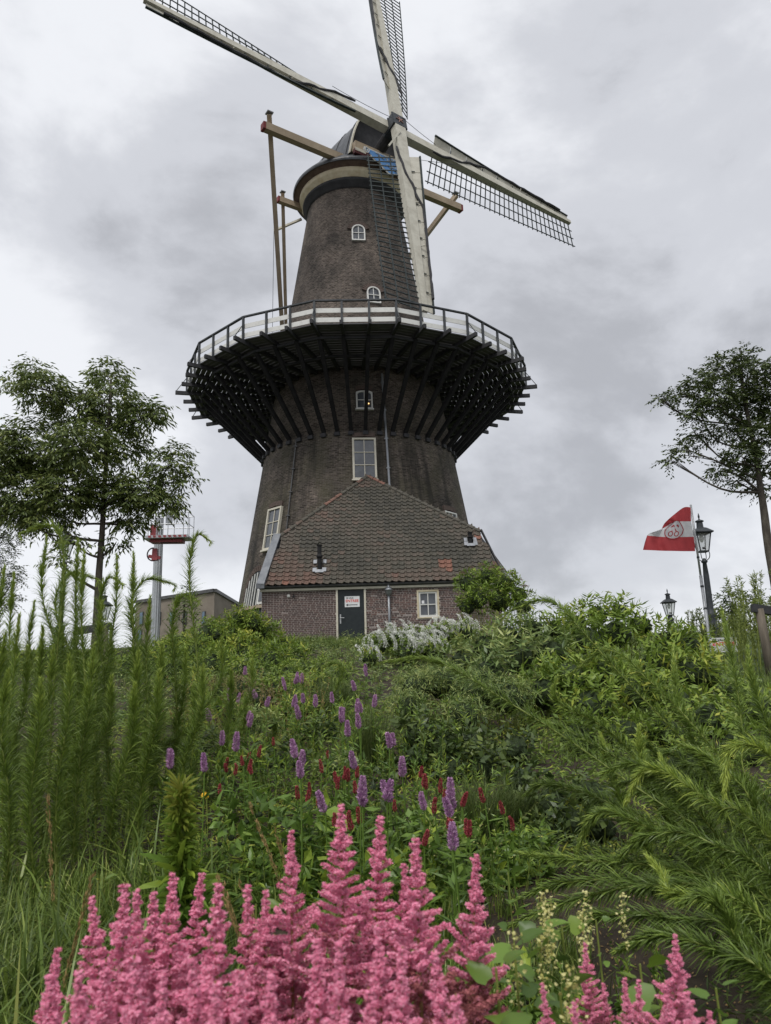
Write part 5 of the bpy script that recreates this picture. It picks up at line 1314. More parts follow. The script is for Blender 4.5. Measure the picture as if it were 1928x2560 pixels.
PL = [plume(11), plume(12), plume(13), plume(14, fade=True), plume(15, Lp=.30), plume(16, Lp=.30)]
c8 = lambda x, y: (x / 1.2815, 2000 + y / 1.2815)
ast = [(185, 470, 1.15, 0), (160, 560, 1.05, 5), (293, 305, 1.3, 1), (400, 265, 1.2, 2), (440, 285, 1.3, 4), (492, 290, 1.4, 1), (556, 230, 1.3, 0), (648, 235, 1.5, 5), (700, 262, 1.15, 2), (793, 272, 1.35, 4), (852, 285, 1.3, 1),
       (932, 95, 1.3, 0), (1092, 10, 1.3, 1), (1218, 48, 1.45, 2), (1330, 118, 1.25, 3), (1295, 200, 1.5, 3), (1525, 170, 1.35, 3), (1015, 445, 1.05, 5), (1088, 455, 1.0, 4), (1030, 380, 1.45, 3),
       (250, 540, 1.0, 1), (340, 510, 1.1, 0), (430, 500, .98, 2), (520, 560, .95, 4), (610, 500, 1.05, 1), (690, 580, .95, 0), (770, 540, 1.0, 2), (870, 560, 1.0, 5), (1210, 400, 1.15, 1), (1290, 470, 1.0, 0),
       (1390, 480, 1.1, 2), (1180, 600, 1.0, 3), (1460, 620, .95, 3), (900, 430, 1.5, 3)]
c9 = lambda x, y: (1200 + x / 2.288, 2200 + y / 2.288)
astR = [(600, 355, 1.5, 1), (355, 590, 1.3, 4), (705, 590, 1.5, 5), (825, 555, 1.35, 0), (908, 570, 1.4, 4), (1055, 600, 1.2, 5), (1118, 305, 1.3, 1), (1312, 750, 1.3, 5), (540, 700, 1.2, 4), (1180, 640, 1.15, 4)]
def alabel(px, py, i):
    o = ORD[sorted(q[0] for q in allp).index(px)]
    s_ = 'faded brown-pink' if allp[i][3] == 3 else 'bright pink' if py < 2300 else 'dense pink'
    v = 'reaching high' if py < 2100 else 'of middling height' if py < 2300 else 'low in front'
    return '%s astilbe plume %s, its tip %s from the left' % (s_, v, o)
allp = [(*c8(x, y), Y, v) for x, y, Y, v in ast] + [(*c9(x, y), Y, v) for x, y, Y, v in astR]
def astilbe_leafstalk():
    out = []
    for k in range(2):
        m = MB(); n = 26; t = rng.uniform(.25, .85, n); pos = np.c_[np.zeros(n), np.zeros(n), t * .8]; d = rand_dirs(n); d[:, 2] = .15
        m.tube([(0, 0, 0), (0, 0, .9)], .004, 6, r2=.003); leaves(m, pos + norm(d) * .05, d, .09, .045, rng.uniform(0, .8, n), LEAF_W); out.append(m.mesh('leafy_stalk', G['herb']))
    return out
ALS = astilbe_leafstalk()
for i, (px, py, Y, v) in enumerate(allp):
    p = at(px, py, Y); st_, pk_, fd_ = PL[v]; Lp = .30 if v >= 4 else .36
    sc_ = (1.0 if px < 1200 else .66) * rng.uniform(.9, 1.08)
    g = float(gz(p[0], Y)); root = empty('astilbe_plume', (p[0], Y, g)); tag(root, alabel(px, py, i), 'flower', 'pink astilbe plumes')
    tilt = (rng.normal() * .05, rng.normal() * .06, rng.uniform(0, 6)); R3 = Matrix.Rotation(tilt[2], 3, 'Z')
    from mathutils import Euler
    top = np.array(Euler(tilt).to_matrix() @ Vector((0, 0, Lp * sc_))); b_ = p - top
    wz = rng.uniform(1.2, 1.5)
    for me in (st_, pk_, fd_):
        if me: link(me.name.split('.')[0], me, root, b_, rot=tilt, scale=(sc_ * wz, sc_ * wz, sc_))
    hh = b_[2] - g
    if hh > .1: link('leafy_stalk', ALS[i % 2], root, (b_[0], b_[1], g), rot=(0, 0, rng.uniform(0, 6)), scale=(1, 1, hh / .9))

# lower right: heart-leaved plants with cream racemes
def leafy_herb(px, py, Y, label, n=16, L=.07, W=.05, mk='herb', rac=0, h=None):
    p = at(px, py, Y); g = float(gz(p[0], Y)); root = empty('broad_leaved_herb', (p[0], Y, g)); tag(root, label, 'plant', 'broad-leaved herbs in the foreground')
    hh = p[2] - g; st = MB(); st.tube(smooth_path([(p[0], Y, g), (p[0] + .01, Y, g + hh * .5), p], 8), .004, 5, r2=.002); st.build('stem', G['stem'], root)
    for k in range(n):
        t = 1 - (k / n) ** 1.1 * .45; m = MB(); a = k * 2.3
        d = np.array([[math.cos(a), math.sin(a) * .8, rng.uniform(-.1, .5)]])
        leaves(m, np.array([[p[0], Y, g + hh * t]]) + norm(d) * .015, d, .72 * L * rng.uniform(.6, 1.15), W * rng.uniform(.7, 1.1), rng.uniform(.0, .7), LEAF_W); m.build('leaf', G[mk], root, True)
    for k in range(rac):
        c = np.array([p[0] + rng.normal() * .03, Y + rng.normal() * .02, p[2] + rng.uniform(-.05, .07)]); m = MB(); nn = 70
        z = rng.uniform(-.10, .02, nn); leaves(m, c + np.c_[rng.normal(0, .006, nn), rng.normal(0, .006, nn), z], rand_dirs(nn), .008, .007, rng.uniform(0, 1, nn)); m.build('cream_raceme', G['yellow'], root)
for a in ((1345, 2320, 1.7, 'heart-leaved plant with pale yellow racemes right of the clump of plumes', 14, .075, .055, 'herb', 3), (1405, 2315, 1.75, 'plant with bright lime leaves beside the yellow racemes', 8, .07, .045, 'lime', 2), (1285, 2360, 1.5, 'broad-leaved herb close against the right of the pink clump', 12, .08, .05, 'herb', 1),
          (1600, 2410, 1.6, 'rounded bright leaves between two slender pink plumes', 10, .07, .055, 'lime', 0), (1490, 2300, 1.9, 'slender yellow-flowered spire between the plumes', 10, .03, .014, 'herb', 3), (1650, 2480, 1.5, 'dark rounded leaves low at the right', 12, .07, .05, 'herb', 0),
          (1790, 2470, 1.5, 'green herb at the lower right edge of the picture', 14, .05, .028, 'herb', 0), (1400, 2480, 1.4, 'green herb behind the slender plumes, with yellow racemes', 14, .06, .045, 'herb', 2), (1270, 2180, 2.6, 'small heart-leaved seedling by the soil', 8, .07, .05, 'herb', 0),
          (245, 2205, 1.7, 'single lime-green leaf cluster above the left plumes', 5, .06, .035, 'lime', 0), (640, 2260, 1.8, 'pale leaf cluster behind the middle plumes', 7, .06, .035, 'lime', 0), (1240, 2420, 1.3, 'herb leaves beside the tallest faded plume', 12, .07, .045, 'herb', 0)):
    leafy_herb(*a)

# ---------------------------------------------------------------- herbs, grasses and ground cover
def tufts(name, label, pts, h, n, W, mk, cat='grass', group=None, arch_=.8, kind=None, mc=None):
    lf = MB(); x0 = np.mean([p[0] for p in pts]); y0 = np.mean([p[1] for p in pts]); root_z = float(gz(x0, y0))
    for (x, y) in pts:
        a = rng.uniform(0, 2 * PI, n); L = h * rng.uniform(.45, 1.1, n); base = np.c_[x + rng.normal(0, .05, n), y + rng.normal(0, .05, n), np.full(n, float(gz(x, y)) - .01)]
        out = np.c_[np.cos(a), np.sin(a), np.zeros(n)]; lean = rng.uniform(.08, arch_, n)[:, None]
        k = 5; side = np.c_[-np.sin(a), np.cos(a), np.zeros(n)]; V = []
        for j in range(k + 1):
            t = j / k; c = base + out * (lean * L[:, None] * t ** 1.8) + np.array([0, 0, 1]) * (L * (t - .42 * lean[:, 0] * t ** 2.2))[:, None]
            ww = W * (1 - t ** 1.8) * .5 + .0004
            V += [c - side * ww, c + side * ww]
        V = np.stack(V, 1); m = V.shape[1]
        F = np.array([[2 * j, 2 * j + 1, 2 * j + 3, 2 * j + 2] for j in range(k)])
        FF = (F[None] + (np.arange(n) * m)[:, None, None]).reshape(-1, 4)
        tn = np.clip(rng.uniform(0, 1, n) * .7 + .15 + (rng.random(n) < .06) * .4, 0, 1)
        lf.bulk(V.reshape(-1, 3), FF, np.repeat(tn, m))
    root = empty(name, (x0, y0, root_z)) if kind is None else None
    if root is not None: tag(root, label, cat, group); lf.build('blades', G[mk], root)
    else: o = lf.build(name, G[mk]); tag(o, label, cat, kind='stuff')
def pg(px, py):
    """point of the terrain seen at a photograph pixel (display units)"""
    for Y in np.arange(1.2, 30, .03):
        p = atd(px, py, Y)
        if p[2] < float(gz(p[0], Y)): return p[0], Y
    return p[0], 28.0
# clumps of fountain grass
for px, py, h, lab in ((720, 1500, .75, 'dark fountain grass clump near the purple flowers, furthest back'), (790, 1610, .7, 'dark fountain grass clump beside the dark shrub'), (1010, 1790, .6, 'fountain grass clump in front of the dark shrub'), (670, 1440 + 80, .7, 'fountain grass clump half way up the bed'), (1080, 1760, .5, 'fine grass tuft by the bare soil')):
    x, y = pg(px, py + 60); tufts('fountain_grass', lab, [(x, y), (x + .12, y + .1)], h, 300, .0055, 'fount', group='fountain grass clumps', arch_=.75)
# foreground grass on the left
gl = []
for k in range(190):
    y = rng.uniform(1.7, 5.0); gl.append((rng.uniform(-.62 * y, -.24 * y), y))
tufts('grass', 'long green grass in the left foreground', gl, .38, 46, .0085, 'grass', kind='stuff', arch_=1.25)
tufts('broad_grass', 'broad arching grass blades in the left foreground', [(rng.uniform(-.60 * y, -.22 * y), y) for y in rng.uniform(1.8, 5.2, 80)], .62, 9, .017, 'grass', kind='stuff', arch_=1.1)
tufts('thin_grass', 'thin dark grass among the left foreground blades', [(rng.uniform(-.60 * y, -.20 * y), y) for y in rng.uniform(1.8, 5.2, 120)], .24, 60, .005, 'fount', kind='stuff', arch_=1.3)
gm = [(rng.uniform(-1.1, .8), rng.uniform(2.4, 4.6)) for _ in range(90)]
tufts('meadow_grass', 'loose green grass behind the pink plumes', gm, .26, 60, .006, 'grass', kind='stuff', arch_=.9)
ga_ = [(rng.uniform(-6, 8), rng.uniform(6, 26)) for _ in range(420)]
tufts('bed_grass', 'thin grass between the garden plants', ga_, .32, 34, .007, 'grass', kind='stuff')
gw = [(x, y) for x, y in ((rng.uniform(3.2, 11), rng.uniform(9, 24)) for _ in range(900)) if x > .42 * y]
tufts('lawn', 'short mown grass on the right slope', gw, .07, 34, .01, 'grass', kind='stuff')
gdoor = [(rng.uniform(-5.5, 3), rng.uniform(22, 28.6)) for _ in range(330)]
tufts('door_grass', 'rough grass before the annex wall', gdoor, .30, 40, .012, 'grass', kind='stuff')

def cover(name, label, n, xr, yr, L, W, mk, hmax, sel=None, tmpl=LEAF_D, upn=.35, flatness=.4):
    x = rng.uniform(*xr, n); y = yr[0] + (yr[1] - yr[0]) * rng.uniform(0, 1, n) ** 1.3
    if sel is not None: k = sel(x, y); x, y = x[k], y[k]
    n = len(x); z = gz(x, y) + hmax * rng.uniform(0, 1, n) ** 1.4 * (.5 + .5 * np.sin(x * 5 + y * 3) * np.sin(y * 4.3 - x * 2))
    d = rand_dirs(n); d[:, 2] = d[:, 2] * flatness + upn; m = MB()
    cl = .5 + .3 * np.sin(x * 2.3 + 1) * np.sin(y * 1.9)
    leaves(m, np.c_[x, y, z], d, L * rng.uniform(.5, 1.2, n), W * rng.uniform(.6, 1.2, n), np.clip(cl + rng.normal(0, .22, n), 0, 1), tmpl); o = m.build(name, G[mk]); tag(o, label, 'plants', kind='stuff')
soil = lambda x, y: ~((((x - 1.05) / .75) ** 2 + ((y - 4.1) / .8) ** 2 < 1) | (((x + .75) / .35) ** 2 + ((y - 3.9) / .55) ** 2 < 1))
cover('broad_ground_cover', 'broad-leaved weeds covering the soil of the bed', 9000, (-1.0, 1.0), (2.9, 5.6), .085, .05, 'herb', .22, soil, LEAF_W)
cover('fine_ground_cover', 'fine mixed foliage covering the bed', 30000, (-4.0, 3.2), (4.6, 11), .085, .014, 'bushA', .24, soil)
cover('low_foliage', 'low mixed foliage further up the mound', 42000, (-9, 10), (10, 27), .12, .026, 'bushB', .50, lambda x, y: x < .40 * y)
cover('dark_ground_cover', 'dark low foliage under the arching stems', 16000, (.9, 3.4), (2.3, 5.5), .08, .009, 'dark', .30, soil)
cover('small_weeds', 'tiny seedlings and litter on the bare soil', 9000, (-2.2, 2.4), (2.2, 5.5), .022, .008, 'dry', .03)
cover('near_foliage', 'green leaves beneath the pink plumes', 4200, (-.9, 1.3), (1.0, 2.6), .07, .035, 'herb', .40, None, LEAF_W)
for k, (x, y, r, Y, mk, L, W, lab) in enumerate(((470, 1530, 30, 8.2, 'bushA', .09, .03, 'small leafy herb mound left in the bed behind the feathery stems'), (560, 1560, 26, 7.8, 'bushB', .07, .016, 'grey-green herb mound under the left purple flowers'), (640, 1530, 26, 8.6, 'bushA', .08, .02, 'green herb mound at the upper edge of the purple flowers'),
        (700, 1580, 26, 7.4, 'dark', .08, .03, 'dark herb mound in the middle of the purple flowers'), (760, 1550, 24, 8.2, 'bushA', .09, .018, 'grassy herb mound under the highest purple spikes'), (610, 1640, 28, 6.6, 'dark', .09, .035, 'dark-leaved mound between purple and crimson flowers'),
        (520, 1660, 30, 6.4, 'bushA', .10, .03, 'green mound below the left crimson flowers'), (730, 1660, 28, 6.4, 'bushB', .08, .02, 'pale herb mound in the centre of the bed'), (820, 1700, 26, 5.9, 'dark', .08, .035, 'dark herb mound in front of the dark shrub'),
        (440, 1620, 30, 6.9, 'dark', .10, .02, 'dark leafy mound at the foot of the feathery stems'), (560, 1760, 30, 5.2, 'herb', .12, .07, 'broad-leaved herb mound left of the tallest plume'), (640, 1800, 32, 4.8, 'herb', .13, .075, 'broad-leaved herb mound behind the tallest plume'), (500, 1810, 28, 4.7, 'herb', .12, .06, 'broad-leaved herb mound beside the bushy lime-topped plant'),
        (740, 1790, 26, 4.9, 'herb', .10, .05, 'broad-leaved herb mound near the bare soil'), (900, 1800, 28, 4.9, 'herb', .09, .04, 'bright herb mound under the crimson flowers'), (980, 1850, 28, 4.5, 'herb', .09, .035, 'bright herb mound behind the right plumes'), (860, 1890, 26, 4.2, 'herb', .08, .03, 'leafy herb mound close behind the pink clump'))):
    bush('herb_mound', lab, [(x, y, r, Y), (x + r * .9, y + r * .4, r * .7, Y - .1), (x - r * .9, y + r * .5, r * .75, Y + .1)], (L, W), G[mk], .95, cat='herb', group='herb mounds in the bed', tmpl=LEAF_T if W < .045 else LEAF_D, up=.6, stems=False, corek=.22)
# brown seed stalks between the feathery stems and the annex
shoots('dry_stalks', 'brown seeding stalks between the feathery stems and the purple flowers', 'plant', spots(-1.75, 9.0, 1.0, 1.2, 90), 'dry', (.45, .8), .03, .01, 40, r=.004, spread=.12)
shoots('pale_seed_plant', 'pale quaking seed heads in the middle of the bed', 'plant', spots(.35, 4.9, .16, .12, 22), 'yellow', (.35, .55), .014, .010, 14, r=.002, spread=.25)
shoots('slender_herbs', 'thin upright green herbs carrying the purple flowers', 'plant', spots(-.7, 7.0, 1.5, 1.6, 170), 'herb', (.35, .65), .07, .013, 26, r=.003, spread=.12)
shoots('slender_herbs', 'thin green herbs below the crimson spikes', 'plant', spots(-.3, 5.2, 1.1, .9, 120), 'herb', (.2, .42), .06, .016, 20, r=.003, spread=.15)
shoots('fine_green_stems', 'fine green stems standing behind the pink plumes on the right', 'plant', spots(.75, 2.9, .35, .5, 50), 'herb', (.18, .40), .04, .012, 26, r=.002, spread=.15)

# ================================================================ street furniture and the far town
def lantern_post(px, pyb, Y, hcol, label, scale=1.0, wl=1.0):
    """pyb: height on the picture of the lantern's foot (photograph pixels)"""
    p = at(px, pyb, Y); g = float(gz(p[0], Y)); root = empty('lamp_post', (p[0], Y, g)); tag(root, label, 'lamp post', 'old-style lamp posts')
    s = scale; zt = p[2]; x = p[0]; c = (x, Y, 0)
    m = MB(); zb = g - .2
    prof = [(.24, zb), (.24, g + .12), (.21, g + .16), (.19, g + .5), (.21, g + .55), (.15, g + .62), (.14, g + .9), (.16, g + .95), (.11, g + 1.02), (.095, g + 1.15), (.085, zt - .75), (.06, zt - .36), (.085, zt - .34), (.10, zt - .30), (.06, zt - .26), (.045, zt - .22), (.0, zt - .2)]
    m.lathe([(r * s, z) for r, z in prof], c, 14); m.build('post', M['iron'], root, True)
    for k in range(4):
        a = k * PI / 2 + PI / 4; m = MB(); d = np.array([math.cos(a), math.sin(a), 0])
        m.tube(smooth_path([np.array([x, Y, zt - .3]) + d * .05, np.array([x, Y, zt - .22]) + d * .16, np.array([x, Y, zt - .1]) + d * .19, np.array([x, Y, zt]) + d * .17], 8), .013 * s, 6); m.build('scroll_arm', M['iron'], root)
    h = .56 * s; w0, w1 = .125 * s, .215 * s; N4 = [PI / 4 + k * PI / 2 for k in range(4)]
    q0 = [np.array([x + w0 * 1.414 * math.cos(a), Y + w0 * 1.414 * math.sin(a), zt]) for a in N4]; q1 = [np.array([x + w1 * 1.414 * math.cos(a), Y + w1 * 1.414 * math.sin(a), zt + h]) for a in N4]
    lg = MB()
    for k in range(4): lg.bar(q0[k], q1[k], .028, .028, upv=(0, 1, .1)); lg.bar(q0[k], q0[(k + 1) % 4], .03, .04); lg.bar(q1[k], q1[(k + 1) % 4], .03, .04)
    ln = lg.build('lantern', M['iron'], root)
    for k in range(4):
        m = MB(); j = (k + 1) % 4; cc = np.array([x, Y, zt + h / 2]); pts = [cc + (q - cc) * .96 for q in (q0[k], q0[j], q1[j], q1[k])]; m.poly(pts); m.build('pane', GLS, ln)
    m = MB(); m.lathe([(w1 * 1.85, zt + h), (w1 * 1.9, zt + h + .03), (w1 * .95, zt + h + .16), (w1 * .55, zt + h + .19)], c, 4, rot=PI / 4); m.lathe([(w1 * .5, zt + h + .15), (w1 * .42, zt + h + .36), (w1 * .62, zt + h + .38), (w1 * .55, zt + h + .41), (w1 * .2, zt + h + .44), (.015, zt + h + .47), (.028, zt + h + .52), (.03, zt + h + .56), (.008, zt + h + .64), (.001, zt + h + .66)], c, 12)
    m.build('lantern_roof', M['iron'], ln)
    m = MB(); m.lathe([(.02, zt + h - .02), (.07, zt + h - .1), (.075, zt + h - .18), (.04, zt + h - .26), (.001, zt + h - .28)], c, 12); m.build('lamp_bulb', M['signwhite'], ln, True)
    m = MB(); m.box((x - .01, Y - w0 * 1.02, zt + .09), .11, .01, .07); m.build('number_plate', M['black'], ln)
def clear_glass():
    m = bpy.data.materials.new('lantern_pane'); m.use_nodes = True; t = m.node_tree; t.nodes.clear()
    o = N('ShaderNodeOutputMaterial', t); a = N('ShaderNodeBsdfTransparent', t); a.inputs[0].default_value = (.93, .94, .93, 1); d = N('ShaderNodeBsdfDiffuse', t); d.inputs[0].default_value = (.55, .56, .55, 1)
    gl_ = N('ShaderNodeBsdfGlossy', t); gl_.inputs['Roughness'].default_value = .1; mx_ = N('ShaderNodeMixShader', t); mx_.inputs[0].default_value = .25; m2 = N('ShaderNodeMixShader', t); m2.inputs[0].default_value = .06
    t.links.new(a.outputs[0], mx_.inputs[1]); t.links.new(d.outputs[0], mx_.inputs[2]); t.links.new(mx_.outputs[0], m2.inputs[1]); t.links.new(gl_.outputs[0], m2.inputs[2]); t.links.new(m2.outputs[0], o.inputs[0]); return m
GLS = clear_glass()
lantern_post(1758, 1379, 22.5, 3, 'large dark lamp post with a four-sided lantern right behind the flagpole')
lantern_post(1675, 1538, 34, 3, 'small distant lamp post just showing above the right bank', 1.0)
lantern_post(163, 1390, 29, 3, 'lamp post with its lantern hidden in the lower leaves of the left tree')
lantern_post(259, 1548, 31, 3, 'lamp post half hidden by the feathery stems, right of the tree trunk')

def flag():
    Y = 18.0; top = at(1727, 1262, Y); bot = at(1778, 1625, Y - .1); g = float(gz(bot[0], bot[1])); bot2 = bot + (bot - top) / np.linalg.norm(bot - top) * (bot[2] - g)
    root = empty('flagpole', (bot2[0], bot2[1], g)); tag(root, 'leaning grey metal flagpole in front of the large lamp post', 'flagpole')
    m = MB(); m.tube([bot2, bot, bot * .5 + top * .5], .038, 12); m.tube([bot * .5 + top * .5, top], .026, 12); m.build('pole', M['steel'], root, True)
    m = MB(); d = (top - bot)
    for f in (.02, .27, .42, .62): m.tube([bot + d * f, bot + d * (f + .012)], .044 if f < .5 else .034, 12)
    tag(m.build('pole_clamp', M['iron'], root), kind='stuff')
    m = MB(); m.tube([bot + np.array([-.5, .05, -.02]), bot + np.array([.62, .05, 0])], .012, 6); m.build('cross_bar', M['iron'], root)
    # the cloth: rows v from the hoist to the fly, in photograph pixels
    c4 = lambda x, y: (1580 + x / 4.707, 1230 + y / 4.707)
    rows = [[(690, 180), (610, 182), (500, 262), (400, 350), (365, 400), (352, 436)],
            [(697, 345), (600, 346), (520, 350), (455, 372), (400, 412), (350, 440)],
            [(713, 430), (620, 440), (500, 445), (380, 442), (280, 460), (195, 492)],
            [(728, 527), (600, 530), (480, 532), (360, 528), (260, 520), (178, 512)],
            [(737, 612), (610, 618), (480, 615), (350, 610), (240, 604), (150, 600)],
            [(745, 697), (610, 697), (480, 694), (360, 692), (240, 686), (130, 682)]]
    vv = [0, 1 / 3, .5, 2 / 3, 5 / 6, 1]
    base = np.array([[c4(*p) for p in r] for r in rows])
    def uvp(u, v, off=0.0):
        iu = min(u * 5, 4.9999); i = int(iu); fu = iu - i
        j = max(k for k in range(5) if vv[k] <= v + 1e-9 or k == 0); fv = (v - vv[j]) / (vv[j + 1] - vv[j])
        def cr_(a, b, c, d, f): return .5 * ((2 * b) + (-a + c) * f + (2 * a - 5 * b + 4 * c - d) * f * f + (-a + 3 * b - 3 * c + d) * f ** 3)
        def row(r): g_ = base[r]; a = g_[max(i - 1, 0)]; return cr_(a, g_[i], g_[i + 1], g_[min(i + 2, 5)], fu)
        p = row(j) * (1 - fv) + row(j + 1) * fv
        dep = Y - .08 + .07 * math.sin(u * 9 + v * 2.4) * u ** .5 + .12 * u + .03 * math.sin(u * 22 + v * 7) - off - .16 * max(0, .33 - v) * u
        return at(p[0], p[1], dep)
    nu, nv = 44, 30
    fo = empty('city_flag', at(1727, 1290, Y)); tag(fo, 'red and white striped flag with a crossed-keys emblem blowing to the left', 'flag')
    fr = mat('red_flag_cloth', (.50, .07, .08), (.42, .06, .07), rough=.75, scale=3, trans=.35); fwm = mat('white_flag_cloth', (.72, .72, .74), (.62, .62, .65), rough=.75, scale=3, trans=.35)
    for nm, v0, v1, mm in (('red_stripe', 0, 1 / 3, fr), ('white_stripe', 1 / 3, 2 / 3, fwm), ('red_stripe', 2 / 3, 1, fr)):
        k = 12; V = np.array([uvp(i / nu, v0 + (v1 - v0) * j / k) for j in range(k + 1) for i in range(nu + 1)])
        F = np.array([(j * (nu + 1) + i, j * (nu + 1) + i + 1, (j + 1) * (nu + 1) + i + 1, (j + 1) * (nu + 1) + i) for j in range(k) for i in range(nu)])
        m = MB(); m.bulk(V, F, np.full(len(V), .5)); m.build(nm, mm, fo, True)
    def band(path, wd, mm, nm, off):
        path = np.array(path); m = MB(); A, B = [], []
        for i in range(len(path)):
            t = path[min(i + 1, len(path) - 1)] - path[max(i - 1, 0)]; t = t / (np.hypot(t[0] * 1.4, t[1]) + 1e-9); nrm = np.array([-t[1] / 1.4, t[0]])
            A.append(uvp(*np.clip(path[i] + nrm * wd / 2, 0, 1), off)); B.append(uvp(*np.clip(path[i] - nrm * wd / 2, 0, 1), off))
        m.quadstrip(A, B); m.build(nm, mm, fo)
    cu, cv = .40, .515; ru, rv = .175, .21
    el = lambda t: (cu + ru * math.cos(t), cv + rv * math.sin(t) + .02 * math.cos(2 * t))
    n = 40
    for off in (-.006, .006):     # printed on both faces
        V = [uvp(cu, cv, off)] + [uvp(*el(2 * PI * k / n), off) for k in range(n)]
        m = MB(); rr = []
        for j in range(1, 7): rr.append([uvp(cu + (el(2 * PI * k / n)[0] - cu) * j / 6, cv + (el(2 * PI * k / n)[1] - cv) * j / 6, off) for k in range(n)])
        for a_, b_ in zip(rr[:-1], rr[1:]): m.quadstrip(a_, b_, closed=True)
        m.add([uvp(cu, cv, off)] + rr[0], [(0, 1 + k, 1 + (k + 1) % n) for k in range(n)]); m.build('emblem_field', fwm, fo)
        o2 = off * 1.7
        band([el(2 * PI * k / n) for k in range(n + 1)], .026, fr, 'emblem_outline', o2)
        for s_ in (-1, 1):
            bx, by = cu + s_ * .058, cv + .075
            band([(bx + .04 * math.cos(t), by + .05 * math.sin(t)) for t in np.linspace(0, 2 * PI, 22)], .024, fr, 'key_bow', o2)
            band([(bx - s_ * .012, by - .045), (cu - s_ * .04, cv - .11)], .03, fr, 'key_shaft', o2)
            band([(cu - s_ * .035, cv - .115), (cu - s_ * .085, cv - .075)], .045, fr, 'key_bit', o2)
    return bot
bot = flag()
sp = at(1810, 1612, 15.9)
root_s = sign(sp[0], sp[1], sp[2], .56, .30, 'white entrance sign with red lettering partly hidden by a feathery stem, below the flag', None)

def fence_post(px, pyt, Y, hgt, label, rail_dir):
    p = at(px, pyt, Y); g = float(gz(p[0], Y)); root = empty('wooden_post', (p[0], Y, g)); tag(root, label, 'post', 'wooden posts with a dark rail')
    m = MB(); P = [(p[0] + .05, Y, g - .2), (p[0] + .03, Y, (g + p[2]) / 2), (p[0], Y, p[2])]; m.tube(P, np.array([.085, .08, .075]), 12); m.build('post', M['post'], root, True)
    m = MB(); m.bar((p[0] - .12 * np.sign(rail_dir), Y, p[2] + .02), (p[0] + rail_dir, Y + .2, p[2] - .28 if rail_dir > 0 else p[2] - .05), .12, .15); m.build('rail', M['blackwood'], root)
fence_post(1898, 1522, 14.0, 1.0, 'weathered post carrying a dark rail at the right edge', 1.6)
fence_post(262, 1568, 16.0, 1.0, 'dark post and rail hidden behind the feathery stems on the left', -.7)

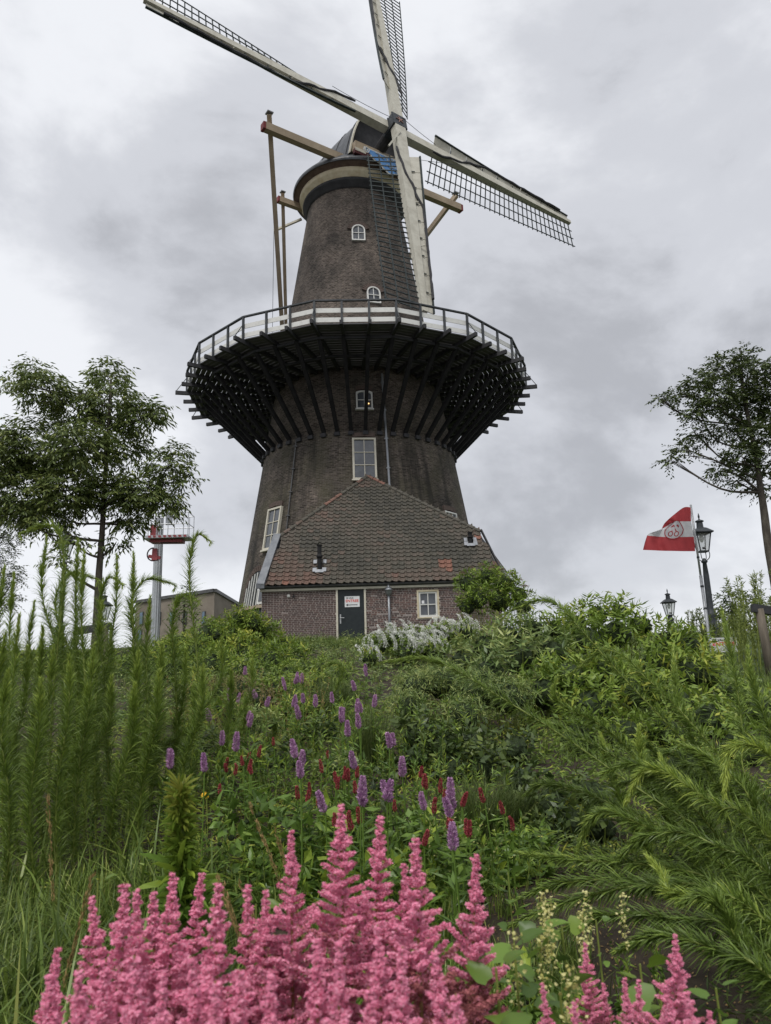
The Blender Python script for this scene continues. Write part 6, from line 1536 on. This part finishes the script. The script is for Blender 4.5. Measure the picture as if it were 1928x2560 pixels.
def lift():
    Y = 33.0; s = K * Y / FPX
    cx = lambda px, py, dy=0: at(px, py, Y + dy)
    b = at(388, 1600, Y + 3); g = float(gz(b[0], Y + 3))
    mast = empty('mast', (b[0], Y + 3, g)); tag(mast, 'pale fluted mast column rising behind the lift basket', 'mast')
    t = at(399, 1292, Y + 3); m = MB(); fl = [(.20 + (.015 if k % 2 else -.012)) for k in range(24)]
    an = np.arange(24) * 2 * PI / 24; r_ = np.array(fl)
    A = np.c_[b[0] + r_ * np.cos(an), Y + 3 + r_ * np.sin(an), np.full(24, g)]; B = np.c_[t[0] + r_ * np.cos(an), Y + 3 + r_ * np.sin(an), np.full(24, t[2])]
    m.quadstrip(A, B, closed=True); m.add(B, [tuple(range(24))]); m.build('column', M['mast'], mast)
    # basket
    c2 = lambda x, y: (300 + x / 4.165, 1220 + y / 4.165)
    p00 = at(*c2(235, 520), Y + .0); p10 = at(*c2(713, 515), Y + .0)
    zf = (p00[2] + p10[2]) / 2; x0, x1 = p00[0], p10[0]; y0, y1 = Y, Y + 1.0; zt = at(*c2(500, 255), Y)[2]
    root = empty('lift_basket', ((x0 + x1) / 2, Y + .5, zf)); tag(root, 'red and grey aerial lift basket hanging in the air left of the mill', 'aerial lift')
    m = MB(); m.box(((x0 + x1) / 2, Y + .5, zf + .04), x1 - x0, 1.0, .08); m.build('floor', M['steel'], root)
    n = 8
    for k in range(n):
        m = MB(); a = x0 + .25 + (x1 - x0 - .25) * k / n; w2 = (x1 - x0 - .25) / n
        m.poly([(a + .02, Y - .012, zf + .02), (a + w2 * .6 + .02, Y - .012, zf + .02), (a + w2 * .5, Y - .012, zf + .12), (a - .02, Y - .012, zf + .12)], .01, (0, -1, 0)); m.build('red_stripe', M['red'], root)
    m = MB(); m.box(((x0 + x1) / 2, Y - .002, zf + .07), x1 - x0, .012, .12); m.build('toe_board', M['steel'], root)
    zr = [zt, (zt + zf) / 2 + .05]
    for z in zr:
        m = MB(); m.tube([(x0 + .03, y0, z), (x1 - .03, y0, z), (x1 - .03, y1, z), (x0 + .03, y1, z), (x0 + .03, y0, z)], .02, 6); m.build('guard_rail', M['steel'], root)
    for x in (x0 + .03, x0 + .25, x0 + .62, (x0 + x1) / 2 + .1, x1 - .24, x1 - .03):
        for y in (y0, y1):
            m = MB(); m.tube([(x, y, zf), (x, y, zt)], .017, 6); m.build('upright', M['steel'], root)
    m = MB(); m.box((x0 + 1.15, Y + .1, zt - .3), .28, .12, .52); m.build('control_box', M['zinc'], root)
    m = MB(); m.box((x0 + .42, Y + .3, zf + .35), .28, .2, .6); m.build('red_box', M['red'], root)
    m = MB(); xm = x0 + .42
    m.bar((x0 + .25, Y + .5, zf - .07), (x1 - .35, Y + .5, zf - .10), .5, .14); m.bar((xm, Y + .5, zf - .1), (xm, Y + .5, zf - .45), .3, .28); m.bar((xm + .02, Y + .5, zf - .4), (xm + .04, Y + .5, zf - .95), .2, .2, w2=.26, h2=.26)
    m.bar((xm - .25, Y + .45, zf - .75), (xm + .3, Y + .45, zf - .85), .12, .14)
    m.build('jib_arm', M['red'], root)
    m = MB(); a = np.linspace(PI * .5, PI * 1.6, 14); m.tube([(xm - .02 + .28 * math.cos(t_), Y + .4, zf - .68 + .3 * math.sin(t_)) for t_ in a], .03, 7); m.box(((x0 + x1) / 2 + .1, Y + .3, zf - .16), .8, .06, .05); m.build('hydraulic_hose', M['black'], root)
M['mast'] = mat('pale_mast_metal', (.42, .44, .46), (.34, .36, .38), rough=.5, scale=3, metal=.2)
lift()

def far_building():
    Y = 60.0; M['render'] = mat('brown_render', (.16, .135, .11), (.26, .225, .185), rough=.9, scale=.5, bump=.3, contrast=(.3, .7)); 
    a = at(340, 1508, Y + 2); b = at(536, 1497, Y - 4); c = at(596, 1510, Y + 6); zt = a[2]; zb = -2.5
    root = empty('flat_roofed_building', ((a[0] + b[0]) / 2, Y, zb)); tag(root, 'low brown flat-roofed building in the distance left of the mill', 'building')
    ztb = zt
    m = MB(); d = np.array([c[0] - b[0], c[1] - b[1], 0]); P0 = np.array([a[0], a[1], 0]); P1 = np.array([b[0], b[1], 0]); P2 = P1 + d; P3 = P0 + d
    F_ = lambda P, z: P + (0, 0, z)
    m.add([F_(P, zb) for P in (P0, P1, P2, P3)] + [F_(P, ztb) for P in (P0, P1, P2, P3)], [(0, 1, 5, 4), (1, 2, 6, 5), (2, 3, 7, 6), (3, 0, 4, 7), (4, 5, 6, 7)]); m.build('wall', M['render'], root)
    m = MB()
    for A_, B_ in ((P0, P1), (P1, P2)): m.bar(F_(A_, ztb + .1), F_(B_, ztb + .1), .3, .25)
    m.build('roof_edge', M['darkzinc'], root)
    for (x0, x1, y0, y1) in ((351, 366, 1529, 1562), (349, 364, 1573, 1604), (398, 412, 1530, 1562), (430, 444, 1530, 1562), (462, 476, 1529, 1562), (508, 520, 1528, 1560)):
        f = ((x0 + x1) / 2 - 340) / (536 - 340); dd = P1 - P0; L_ = np.linalg.norm(dd); dd = dd / L_; nn = np.array([dd[1], -dd[0], 0]); p = P0 + dd * L_ * f
        z1, z0 = [at((x0 + x1) / 2, y, p[1])[2] for y in (y0, y1)]; m = MB(); m.box(F_(p, (z0 + z1) / 2) + nn * .03, .62 if False else (x1 - x0) * Y / FPX, .1, z1 - z0, [dd, nn, (0, 0, 1)]); wo_ = m.build('window', M['darkzinc'], root)
        m = MB(); m.box(F_(p, (z0 + z1) / 2) + nn * .09, (x1 - x0) * Y / FPX - .12, .02, z1 - z0 - .12, [dd, nn, (0, 0, 1)]); m.build('pane', M['winblue'], wo_)
M['winblue'] = mat('distant_glass', (.10, .15, .22), (.16, .22, .30), rough=.15, scale=1)
far_building()
